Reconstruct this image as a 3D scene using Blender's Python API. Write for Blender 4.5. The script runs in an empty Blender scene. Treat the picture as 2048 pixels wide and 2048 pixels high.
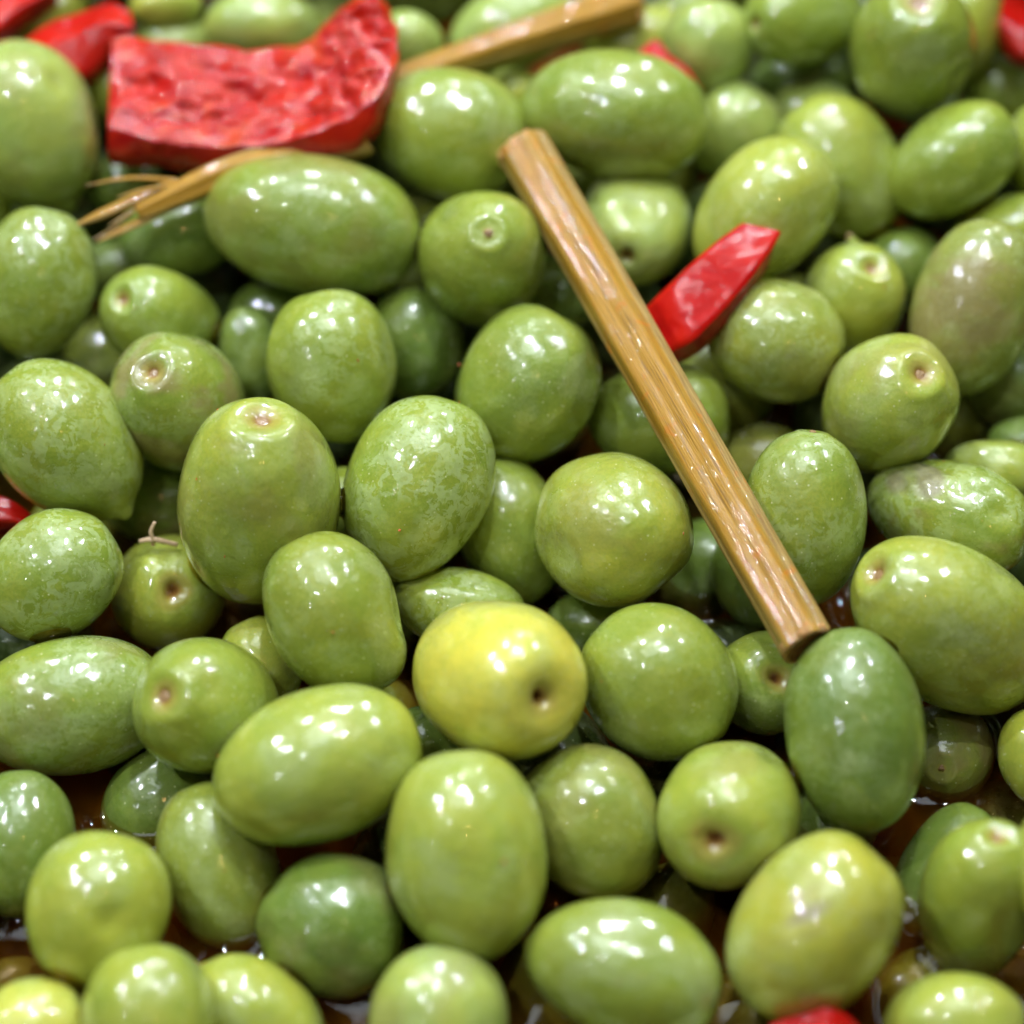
import bpy, math, random
import numpy as np
from mathutils import Vector, Matrix

# ------------------------------------------------------------------ camera, world, lamps, exposure
scene = bpy.context.scene
col = scene.collection
cam_d = bpy.data.cameras.new('camera'); cam = bpy.data.objects.new('camera', cam_d); col.objects.link(cam)
PITCH = math.radians(50)
FWD = Vector((0, math.cos(PITCH), -math.sin(PITCH))); UP = Vector((0, math.sin(PITCH), math.cos(PITCH))); RIGHT = Vector((1, 0, 0))
cam.location = Vector((0, 0, 0.06)) - FWD * 0.30
cam.rotation_euler = (math.radians(90) - PITCH, 0, 0)
cam_d.sensor_width = 36; cam_d.angle = math.radians(25)
cam_d.clip_start = 0.01; cam_d.clip_end = 20
cam_d.dof.use_dof = True; cam_d.dof.focus_distance = 0.299; cam_d.dof.aperture_fstop = 6.6
scene.camera = cam

world = bpy.data.worlds.new('World'); scene.world = world; world.use_nodes = True
bg = world.node_tree.nodes['Background']; bg.inputs[0].default_value = (0.80, 0.90, 1.0, 1); bg.inputs[1].default_value = 0.012

def area(name, loc, target, sx, sy, watts, color, shape='DISK'):
    l = bpy.data.lights.new(name, 'AREA'); l.shape = shape; l.size = sx
    if shape in ('RECTANGLE', 'ELLIPSE'): l.size_y = sy
    l.energy = watts; l.color = color
    o = bpy.data.objects.new(name, l); col.objects.link(o); o.location = loc
    o.rotation_euler = (Vector(target) - Vector(loc)).to_track_quat('-Z', 'Y').to_euler()
    return o
AIM = (0, 0, 0.05)
# three slanting rows of small LED bulbs over the counter
COOL = (.86, .94, 1)
for k in range(4):
    s = k / 3
    area('led_bulb', (-.56 + 1.1 * s, -.54 + .92 * s, .76), AIM, .016, 0, (.22, .48, .85, .60)[k], COOL)
for k in range(3):
    s = k / 2
    area('led_bulb', (-.46 + .98 * s, -.02 + .50 * s, .77), AIM, .020, 0, (1.0, 1.5, .8)[k], COOL)
for k in range(4):
    s = k / 3
    area('led_bulb', (-.58 + .95 * s, .24 + .66 * s, .76 - .06 * s), AIM, .018, 0, (1.5, 2.0, 1.9, 1.3)[k], COOL)
area('frosted_lamp', (-.06, .10, .78), AIM, .34, 0, .80, COOL)
# two warm bulbs behind the camera give the orange sparkles
area('warm_bulb', (.09, -.36, .66), AIM, .010, 0, .035, (1, .55, .18))
area('warm_bulb', (.12, -.37, .64), AIM, .008, 0, .025, (1, .60, .22))

scene.view_settings.view_transform = 'Standard'; scene.view_settings.look = 'None'
scene.view_settings.exposure = 0.42; scene.view_settings.gamma = 1.0
scene.cycles.max_bounces = 6; scene.cycles.diffuse_bounces = 2; scene.cycles.transparent_max_bounces = 12
scene.cycles.use_denoising = True
scene.cycles.use_adaptive_sampling = True; scene.cycles.adaptive_threshold = 0.02
scene.cycles.sample_clamp_indirect = 4.0

# ------------------------------------------------------------------ data: the pile as it lies, in millimetres
OLIVES = [  # centre mm, half width mm, half length mm, axis, colour, film, features, label
 ((-70.62, 66.1, 68.54), 10.33, 12.34, (-0.43, 0.516, 0.741), 'P', 0.10, 'n', 'large pale green olive at the left edge just below the dark red pepper piece'),
 ((-52.44, 91.78, 70.43), 3.38, 5.48, (0.988, 0.148, -0.044), 'L', 0.10, '', 'lime green olive cut by the top edge left of the pale round one'),
 ((-37.77, 87.93, 69.24), 5.77, 8.82, (0.994, 0.069, -0.082), 'P', 0.10, '', 'pale blurred olive behind the top edge of the big red pepper slab'),
 ((-51.14, 89.6, 63.57), 5.05, 6.68, (0.99, 0.092, -0.109), 'P', 0.10, '', 'pale olive barely showing above the left half of the big red pepper slab'),
 ((-70.85, 93.31, 67.24), 3.90, 6.33, (0.869, 0.419, 0.262), 'L', 0.00, '', 'yellow green olive wedged between the two red pepper pieces in the top left corner'),
 ((-13.97, 106.49, 62.2), 5.89, 8.00, (0.999, 0.024, -0.029), 'D', 0.00, '', 'dark green olive cut by the top edge right of the big red pepper slab'),
 ((-15.73, 85.64, 67.05), 5.30, 5.94, (0.009, 0.625, 0.781), 'P', 0.00, '', 'small pale olive between the red pepper tip and the upper stalk'),
 ((0.16, 88.93, 68.66), 6.27, 10.17, (0.927, 0.231, 0.295), 'P', 0.10, '', 'pale olive lying behind the left half of the upper stalk'),
 ((18.95, 89.21, 65.92), 5.02, 8.13, (0.975, 0.096, 0.203), 'L', 0.10, '', 'bright lime olive lying along the right end of the upper stalk'),
 ((-26.78, 107.55, 59.84), 3.81, 6.18, (0.997, 0.046, -0.055), 'D', 0.00, '', 'dark olive showing above the middle of the big red pepper slab'),
 ((29.27, 82.73, 69.78), 6.66, 7.06, (-0.017, 0.625, 0.78), 'P', 0.20, '', 'pale yellowish olive directly behind the large oval one with the pink pepper sliver'),
 ((43.52, 85.72, 72.65), 6.74, 10.92, (-0.785, -0.527, 0.325), 'G', 0.00, 'h', 'mid green olive at the top edge with its dark hole facing left'),
 ((44.79, 88.22, 59.01), 4.59, 7.44, (0.992, -0.08, 0.095), 'D', 0.00, '', 'shadowed olive under the one at the top edge with the dark hole'),
 ((45.39, 79.05, 60.19), 4.43, 7.17, (0.992, -0.083, 0.098), 'P', 0.00, '', 'pale olive glimpsed between shadow and the round lime olives at upper right'),
 ((58.46, 76.04, 74.43), 8.99, 12.59, (-0.077, -0.282, 0.956), 'G', 0.10, 's', 'plump bright olive at upper right with a shiny hole on top'),
 ((68.73, 88.93, 68.46), 5.79, 7.89, (0.132, 0.592, 0.795), 'L', 0.00, '', 'lime olive hidden behind the plump holed olive at upper right'),
 ((75.37, 85.36, 58.24), 5.40, 7.36, (0.773, -0.517, -0.369), 'G', 0.00, '', 'olive at the right edge below the red pepper in the top right corner'),
 ((15.05, 65.02, 71.55), 9.09, 13.30, (0.99, -0.119, -0.072), 'G', 0.25, '', 'big oval olive lying sideways just right of the upper end of the main stalk'),
 ((-0.08, 77.4, 65.07), 3.81, 4.37, (1.0, 0.0, -0.0), 'L', 0.00, '', 'small yellow green patch of olive seen between two large ones under the upper stalk'),
 ((-8.91, 64.48, 68.73), 9.22, 11.68, (0.969, -0.141, -0.203), 'G', 0.30, '', 'large olive directly right of the big red pepper slab'),
 ((33.11, 73.75, 60.77), 6.85, 7.48, (0.484, 0.535, 0.692), 'P', 0.00, '', 'pale blurred round olive between the big sideways one and the lime ones at right'),
 ((48.33, 63.79, 62.44), 8.41, 11.05, (-0.542, 0.612, 0.576), 'L', 0.10, '', 'lime olive leaning left behind the yellowish one above the small red strip'),
 ((63.68, 60.42, 66.95), 7.50, 10.10, (0.789, 0.282, 0.546), 'G', 0.00, '', 'smooth mid green olive tilted right in the upper right part of the pile'),
 ((77.55, 65.86, 64.0), 5.14, 7.01, (-0.034, 0.663, 0.748), 'L', 0.00, '', 'yellow olive sliver at the right edge beside the smooth tilted green one'),
 ((35.7, 50.65, 65.72), 8.74, 11.75, (0.668, 0.449, 0.594), 'L', 0.35, '', 'yellowish olive with a grey scuff behind the tip of the small red strip'),
 ((-28.26, 48.88, 65.13), 9.62, 15.33, (0.982, -0.052, -0.18), 'G', 0.30, '', 'very large oval olive lying sideways under the big red pepper slab'),
 ((-4.04, 44.24, 63.25), 9.13, 12.78, (0.066, -0.523, 0.85), 'G', 0.15, 'c', 'round olive left of the main stalk with a tiny brown dot facing the viewer'),
 ((17.74, 55.07, 59.06), 8.18, 11.45, (-0.137, -0.935, 0.328), 'P', 0.50, 'h', 'round pale olive right of the main stalk with a dark pit near its lower end'),
 ((-66.49, 40.16, 62.25), 7.88, 10.56, (0.156, 0.713, 0.684), 'G', 0.80, '', 'speckled olive at the left edge below the large pale one'),
 ((-49.8, 38.26, 56.48), 7.29, 10.20, (-0.432, -0.358, 0.828), 'G', 0.30, 's', 'olive left of centre whose small hole is ringed by a line of highlights'),
 ((-45.76, 22.28, 56.53), 9.02, 12.63, (-0.164, -0.351, 0.922), 'G', 0.60, 's', 'olive with a wrinkled brownish side and a brown scar in a shiny ring'),
 ((-24.82, 27.14, 59.22), 8.98, 10.22, (-0.202, 0.698, 0.687), 'G', 0.70, '', 'frosted green olive in the middle left hollow with no scar'),
 ((-14.01, 39.18, 51.33), 7.01, 8.22, (0.003, 0.717, 0.697), 'D', 0.00, '', 'shaded dark green olive behind the frosted one left of centre'),
 ((1.97, 24.38, 57.69), 9.54, 10.93, (0.469, 0.643, 0.606), 'G', 0.20, 'n', 'smooth green olive just left of the middle of the main stalk'),
 ((20.63, 24.23, 51.37), 7.54, 9.76, (0.998, -0.041, 0.049), 'G', 0.20, '', 'olive half hidden behind the middle of the main stalk'),
 ((36.59, 31.69, 59.45), 8.25, 10.01, (0.881, -0.473, -0.029), 'O', 0.60, 'h', 'dull grey green olive under the small red strip with a puckered right end'),
 ((48.51, 42.07, 56.48), 7.42, 9.63, (0.183, -0.206, 0.961), 'L', 0.10, 'sT', 'small lime olive with a nub on top and a shiny ring near the red strip'),
 ((57.33, 52.67, 52.74), 6.08, 6.54, (0.986, -0.107, 0.128), 'D', 0.00, '', 'small dark blurred olive in the gap behind the nubbed lime one'),
 ((64.43, 35.97, 61.51), 8.57, 12.41, (0.287, 0.635, 0.717), 'B', 0.40, '', 'big olive near the right edge with a brown blush on its left side'),
 ((71.51, 53.2, 58.39), 6.00, 8.47, (0.911, 0.11, 0.398), 'G', 0.00, '', 'olive behind the top of the brown blushed one at the right edge'),
 ((51.26, 20.17, 58.5), 8.94, 12.51, (0.207, -0.355, 0.912), 'L', 0.15, 's', 'bright round olive at right with an open reddish hole and highlights'),
 ((35.47, 21.95, 44.43), 5.69, 6.58, (0.994, -0.07, 0.083), 'O', 0.00, '', 'dim olive brown one in the gap right of the main stalk'),
 ((38.3, 1.59, 56.81), 8.08, 11.62, (0.086, 0.659, 0.747), 'G', 0.70, 'c', 'frosted oval olive standing upright right of the lower main stalk'),
 ((34.33, 3.83, 42.82), 6.81, 7.82, (0.003, 0.782, 0.623), 'D', 0.10, '', 'dark green olive tucked behind the lower third of the main stalk'),
 ((64.1, 33.3, 40.83), 4.78, 6.02, (-0.007, 0.741, 0.671), 'O', 0.00, '', 'tiny dark patch of olive behind the bright holed one at right'),
 ((71.45, 34.33, 47.61), 6.09, 6.45, (-0.011, 0.731, 0.682), 'D', 0.00, '', 'dark olive at the right edge under the brown blushed one'),
 ((72.04, 22.29, 47.44), 4.61, 5.58, (0.976, -0.14, 0.166), 'D', 0.00, '', 'deep green olive at the right edge above the scarred one'),
 ((66.64, 15.06, 50.43), 4.51, 7.31, (0.97, -0.236, 0.065), 'L', 0.30, '', 'lime olive lying behind the scarred one at the right edge'),
 ((58.88, 5.78, 52.45), 7.24, 11.74, (0.819, -0.534, 0.21), 'G', 0.80, 'Wh', 'scarred olive with a rough brown wrinkled patch near the right edge'),
 ((56.02, -13.56, 53.52), 9.86, 15.30, (-0.724, 0.05, 0.688), 'L', 0.40, 's', 'big yellow green olive at the right edge with a slit scar at its left end'),
 ((-33.54, 3.28, 58.58), 10.72, 14.95, (0.126, 0.139, 0.982), 'L', 0.25, 's', 'biggest pale lime olive left of centre with a flat brown scar on top'),
 ((-12.61, 6.92, 56.79), 9.58, 12.54, (0.375, 0.714, 0.592), 'G', 1.00, 'd', 'olive covered by a lacy net of pale film with a notch at lower left'),
 ((-60.14, 14.07, 58.09), 8.98, 11.97, (-0.627, 0.493, 0.603), 'G', 0.80, 'n', 'large patchy olive at the left edge, filmed pale, blunt point at lower right'),
 ((-60.44, -4.31, 51.92), 7.94, 9.61, (0.81, 0.542, 0.224), 'G', 0.90, '', 'mottled oval olive at the left edge beside the one with the orange hole'),
 ((-47.12, 2.42, 40.03), 7.85, 10.99, (0.211, -0.583, 0.785), 'L', 0.10, 'H', 'squat olive with an orange brown hole facing the viewer under a pale fibre'),
 ((-57.13, -20.02, 44.7), 8.92, 12.48, (0.97, 0.233, -0.062), 'G', 0.60, '', 'long olive lying flat at the left edge in the lower half'),
 ((-38.83, -23.51, 49.76), 8.33, 10.93, (-0.4, -0.423, 0.813), 'G', 0.10, 's', 'round olive with a reddish scar at its left above the big bright green one'),
 ((-22.87, -13.21, 55.63), 8.39, 10.96, (-0.471, 0.677, 0.565), 'G', 0.30, 'D', 'pear shaped olive with a dented right side left of the yellow one'),
 ((-6.91, -5.26, 46.09), 5.50, 8.91, (0.978, -0.151, -0.144), 'G', 0.80, '', 'mottled olive half covered by the yellow one'),
 ((-0.44, 8.44, 46.1), 7.11, 10.01, (-0.309, 0.733, 0.606), 'G', 0.20, '', 'darker olive standing behind the round one left of the main stalk'),
 ((13.56, 1.16, 55.03), 9.93, 11.91, (-0.421, 0.757, -0.5), 'L', 0.40, '', 'very round olive with a pinkish glint touching the lower main stalk'),
 ((-1.59, -23.1, 55.15), 9.81, 13.74, (0.43, -0.677, 0.597), 'Y', 0.00, 'H', 'bright yellow olive with a deep dark pit at centre of the lower half'),
 ((18.47, -20.52, 51.0), 9.44, 10.25, (-0.762, 0.552, 0.339), 'G', 0.20, '', 'glossy round green olive directly right of the yellow one'),
 ((32.94, -16.19, 44.41), 6.64, 9.30, (0.082, -0.51, 0.856), 'G', 0.10, 'H', 'olive under the lower stalk tip, dark hole in its shiny dimple'),
 ((42.5, -29.28, 52.83), 8.55, 12.50, (-0.124, 0.827, 0.548), 'D', 0.30, '', 'tall deep green oval olive touching the lower tip of the main stalk'),
 ((57.17, -20.98, 35.52), 6.59, 9.22, (-0.221, -0.715, 0.663), 'B', 0.00, 'c', 'dim brownish olive with a ringed scar, deep right of the tall dark green one'),
 ((67.66, -26.96, 43.76), 5.28, 6.23, (0.023, 0.826, 0.563), 'L', 0.00, '', 'yellow olive sliver at the right edge below the big yellow green one'),
 ((-23.79, -34.64, 52.85), 9.42, 13.13, (0.939, 0.321, 0.12), 'L', 0.10, '', 'very large bright green olive lying tilted left of the lower centre'),
 ((-5.47, -46.27, 51.03), 9.67, 12.72, (-0.073, 0.849, 0.523), 'L', 0.15, '', 'tall yellowish olive standing upright right under the yellow one'),
 ((10.01, -37.89, 45.09), 8.56, 9.88, (-0.496, 0.743, 0.45), 'O', 0.15, '', 'dull round olive between the tall yellowish one and the small pitted one'),
 ((26.85, -38.23, 47.94), 8.56, 11.98, (-0.271, -0.762, 0.588), 'L', 0.20, 'H', 'glossy olive with a small dark pit at its lower left in the lower right part'),
 ((-45.83, -28.87, 35.94), 6.74, 8.12, (0.745, 0.613, 0.262), 'D', 0.10, '', 'dark green olive half sunk in the oil at lower left'),
 ((-36.52, -41.17, 40.08), 7.42, 10.87, (-0.325, 0.787, 0.525), 'O', 0.20, '', 'dull olive leaning behind the very large bright green one'),
 ((-61.51, -38.98, 41.9), 6.76, 9.28, (-0.029, 0.846, 0.532), 'D', 0.20, '', 'deep green round olive at the left edge standing in the oil'),
 ((-49.96, -50.8, 46.09), 8.29, 9.57, (0.209, 0.863, 0.46), 'L', 0.00, '', 'pale lime olive standing in the oil at lower left with rows of highlights'),
 ((-21.76, -50.13, 41.27), 8.55, 9.19, (0.997, 0.049, -0.059), 'D', 0.00, '', 'smooth dark green ball shaped olive at the bottom beside the tall yellowish one'),
 ((-42.0, -65.51, 44.83), 7.92, 9.28, (-0.204, 0.854, 0.479), 'L', 0.00, '', 'large lime olive cut by the bottom edge near the left corner'),
 ((-56.49, -65.48, 42.8), 6.10, 6.97, (0.905, 0.426, 0.012), 'Y2', 0.00, '', 'pale yellow olive in the bottom left corner'),
 ((-30.13, -62.05, 39.52), 6.20, 8.99, (-0.776, 0.515, 0.363), 'L', 0.20, 'S', 'lime olive with a brown tip at the bottom edge left of centre'),
 ((-62.61, -53.28, 32.45), 3.16, 4.94, (0.955, 0.287, -0.077), 'B', 0.00, '', 'dark sunken olive peeking above the pale yellow one in the bottom left corner'),
 ((-8.6, -64.38, 43.05), 7.98, 9.10, (-0.007, 0.887, 0.462), 'P', 0.10, '', 'greyish green olive cut by the bottom edge under the tall yellowish one'),
 ((13.31, -58.66, 45.33), 8.16, 11.68, (0.958, -0.272, -0.097), 'G', 0.20, '', 'big green olive lying at the bottom right of centre with a cluster of sparkles'),
 ((35.77, -55.0, 49.13), 8.96, 12.03, (0.628, 0.631, 0.455), 'Y3', 0.40, 'w', 'large yellowish olive leaning right above the bottom red pepper bit'),
 ((56.67, -48.67, 44.47), 7.21, 11.68, (0.075, 0.207, 0.975), 'G', 0.10, 's', 'upright green olive at lower right with a reddish scar at its top'),
 ((54.61, -39.95, 37.44), 5.62, 9.11, (0.486, 0.697, 0.527), 'D', 0.10, '', 'dark olive standing behind the upright one at lower right'),
 ((64.94, -49.35, 52.95), 5.15, 8.17, (0.034, 0.851, 0.525), 'L', 0.00, '', 'olive edge cut by the right border in front of the upright one'),
 ((52.09, -65.65, 43.78), 6.57, 8.19, (0.982, -0.122, 0.145), 'L', 0.10, '', 'front olive of the overlapping pair at the bottom right edge'),
 ((50.38, -54.57, 30.75), 5.54, 6.59, (0.523, 0.706, 0.478), 'G', 0.00, '', 'rear olive of the overlapping pair at the bottom right edge'),
 ((19.96, -43.02, 31.97), 5.66, 6.61, (0.509, 0.727, 0.462), 'D', 0.30, '', 'dark green olive sunk in the shaded oil above the big one with sparkles'),
 ((26.19, 9.07, 36.0), 6.25, 7.74, (0.5, 0.652, 0.57), 'D', 0.10, '', 'dark olive in the gap between the very round one and the main stalk'),
 ((-58.07, 54.9, 50.15), 4.88, 6.92, (0.986, 0.107, -0.128), 'D', 0.00, '', 'small shaded olive under the splintered stalk ends'),
 ((-48.69, 54.36, 58.36), 6.48, 8.64, (0.978, 0.21, 0.018), 'D', 0.00, '', 'dark olive in the gap left of the very large sideways one'),
 ((-37.28, 35.74, 52.39), 4.53, 6.94, (-0.079, 0.712, 0.698), 'D', 0.30, '', 'bluish green olive wedged left of the frosted one'),
 ((-57.63, 65.19, 57.86), 4.26, 5.83, (0.986, 0.106, -0.127), 'D', 0.00, '', 'dark olive just behind the thin upper splinter'),
 ((7.38, 47.1, 53.86), 5.54, 6.15, (1.0, -0.014, 0.017), 'D', 0.00, '', 'dim olive behind the upper part of the main stalk'),
 ((-33.08, -12.57, 44.15), 5.44, 6.14, (-0.347, 0.733, 0.585), 'L', 0.20, '', 'lime olive sliver between the pear shaped one and the one with the reddish scar'),
 ((-11.26, -22.37, 40.03), 4.70, 5.52, (0.999, 0.024, -0.029), 'D', 0.00, '', 'dark green olive in the gap left of the yellow one'),
 ((-22.69, 11.61, 46.28), 5.84, 6.19, (0.0, 0.766, 0.643), 'G', 0.20, '', 'thin sliver of olive between the biggest lime one and the lacy one'),
 ((-49.87, 17.47, 41.62), 6.27, 7.76, (0.988, 0.097, -0.116), 'D', 0.00, '', 'very dark olive in the gap below the one with the wrinkled side'),
 ((26.64, 96.95, 65.23), 3.95, 5.43, (0.932, 0.165, 0.323), 'P', 0.00, '', 'small pale olive at the top edge right of the upper stalk end'),
 ((-59.98, 79.25, 63.84), 4.95, 5.25, (0.03, 0.643, 0.766), 'G', 0.00, '', 'narrow olive sliver left of the big red pepper slab'),
 ((40.73, -31.97, 34.73), 5.76, 7.13, (0.771, 0.476, 0.423), 'D', 0.10, '', 'dark olive sunk in shadow below the tall deep green one'),
 ((-78.06, 56.96, 58.03), 4.27, 5.82, (0.511, 0.665, 0.545), 'G', 0.00, '', 'olive sliver at the left edge between the large pale one and the speckled one'),
 ((11.11, -2.67, 39.17), 5.05, 6.49, (0.999, -0.023, 0.027), 'D', 0.00, '', 'almost black olive in the gap right of the yellow one'),
 ((-34.54, 45.78, 49.53), 5.73, 6.97, (0.995, 0.065, -0.078), 'D', 0.00, '', 'almost black olive in the hollow below the very large sideways one'),
 ((34.87, -39.49, 28.84), 4.25, 5.48, (0.993, -0.075, 0.089), 'D', 0.00, '', 'dark olive sunk in the oil beside the large yellowish one'),
]
BORDER = [
 ((80.0, 95.8, 83.4), 7.69, 9.62, (-0.53, 0.24, 0.81), None),
 ((-28.2, 101.4, 79.4), 7.75, 10.78, (-0.95, 0.25, 0.19), None),
 ((-11.5, 106.6, 75.6), 8.42, 11.70, (-0.36, 0.47, 0.8), None),
 ((91.0, 93.7, 67.9), 8.93, 11.94, (-0.21, 0.6, 0.77), None),
 ((-75.6, -23.7, 47.9), 7.95, 10.25, (0.37, 0.47, 0.8), None),
 ((76.3, -7.4, 57.8), 8.19, 8.68, (-0.09, 0.63, 0.77), None),
 ((-88.2, 78.2, 69.7), 8.75, 10.64, (0.99, 0.11, 0.01), None),
 ((-81.6, 101.2, 79.5), 8.39, 11.90, (-0.62, -0.08, 0.78), None),
 ((45.4, 104.7, 77.0), 7.89, 9.78, (-0.39, 0.66, 0.64), None),
 ((65.5, 105.4, 76.5), 8.58, 12.21, (0.42, -0.04, 0.91), None),
 ((84.3, 48.5, 63.8), 8.82, 10.37, (0.24, 0.65, 0.72), None),
 ((-62.8, 103.1, 74.8), 8.35, 9.38, (0.46, 0.81, 0.35), None),
 ((25.9, -72.7, 38.9), 7.82, 8.98, (-0.48, 0.52, 0.71), None),
 ((14.1, 103.8, 77.7), 7.83, 11.29, (-0.0, 0.23, 0.97), None),
 ((-81.8, 25.4, 57.6), 7.87, 8.54, (0.88, 0.32, 0.35), None),
 ((80.2, 19.4, 60.4), 8.45, 10.44, (0.47, 0.58, 0.66), None),
 ((-46.2, 108.8, 74.1), 8.50, 12.23, (0.54, 0.08, 0.84), None),
 ((-78.9, 2.5, 53.3), 8.46, 9.88, (0.59, 0.8, 0.06), None),
 ((-70.6, -67.1, 37.2), 8.13, 9.68, (0.75, 0.62, -0.24), None),
 ((-83.7, 44.5, 64.1), 8.79, 10.86, (-0.09, 0.72, 0.68), None),
 ((71.6, -56.5, 40.3), 8.56, 9.31, (-0.95, 0.15, 0.27), None),
 ((-72.2, -50.3, 42.8), 8.21, 9.16, (-0.5, 0.84, 0.21), None),
 ((70.1, -67.2, 27.5), 8.41, 9.46, (-0.03, 1.0, 0.01), None),
 ((40.7, -75.3, 39.7), 7.96, 9.00, (0.23, 0.95, 0.23), None),
 ((-53.0, -73.7, 31.2), 8.53, 9.99, (-0.91, -0.04, 0.42), None),
 ((-24.7, -72.0, 27.5), 8.62, 11.01, (0.75, 0.34, 0.57), None),
 ((8.5, -76.7, 37.7), 8.21, 9.25, (0.61, 0.79, -0.1), None),
 ((80.2, -14.9, 43.9), 8.10, 8.59, (0.81, 0.24, 0.54), None),
 ((98.4, 85.7, 52.6), 8.37, 10.70, (0.65, 0.27, 0.71), None),
 ((98.0, 113.2, 77.8), 8.22, 9.54, (-0.5, 0.61, 0.62), None),
 ((28.5, 110.6, 79.6), 7.91, 8.49, (0.47, 0.32, 0.82), None),
 ((85.7, -24.8, 32.5), 8.50, 10.07, (0.83, 0.36, 0.42), None),
 ((-99.4, 101.8, 75.7), 8.49, 10.15, (0.95, 0.24, 0.21), None),
 ((-6.6, -79.3, 33.3), 8.34, 10.07, (-0.05, 0.8, 0.6), None),
 ((-55.1, 121.2, 82.4), 8.72, 9.47, (-0.33, 0.56, 0.76), None),
 ((84.5, -72.9, 18.8), 8.97, 9.88, (-0.28, 0.65, 0.7), None),
 ((-72.9, 120.8, 79.4), 8.21, 9.75, (-0.65, -0.08, 0.76), None),
 ((-75.6, -77.9, 25.0), 8.16, 9.57, (0.76, 0.42, 0.49), None),
 ((-0.1, 124.4, 80.3), 8.71, 11.88, (0.08, 0.09, 0.99), None),
 ((93.2, 12.9, 52.6), 8.44, 9.74, (-0.26, 0.96, 0.11), None),
 ((-99.8, 124.9, 80.0), 8.86, 11.24, (0.85, 0.44, -0.3), None),
 ((-84.8, -39.4, 46.4), 8.17, 9.58, (0.82, 0.37, 0.43), None),
 ((-103.3, 75.4, 61.5), 7.95, 9.69, (-0.52, 0.06, 0.85), None),
 ((94.4, 31.1, 62.7), 8.04, 9.94, (-0.23, 0.77, 0.59), None),
 ((49.1, 120.8, 82.7), 7.58, 8.53, (0.5, 0.39, 0.77), None),
 ((-92.7, 13.2, 56.0), 7.97, 9.26, (1.0, -0.02, 0.1), None),
 ((54.1, -80.8, 31.7), 8.64, 9.40, (-0.37, 0.86, 0.35), None),
 ((-89.2, -11.0, 50.8), 7.91, 9.69, (1.0, 0.02, 0.07), None),
 ((-38.3, 125.9, 79.4), 7.82, 10.93, (-0.93, -0.03, 0.36), None),
 ((-21.1, 132.3, 75.2), 8.73, 11.36, (-0.88, 0.46, 0.12), None),
]
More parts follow.
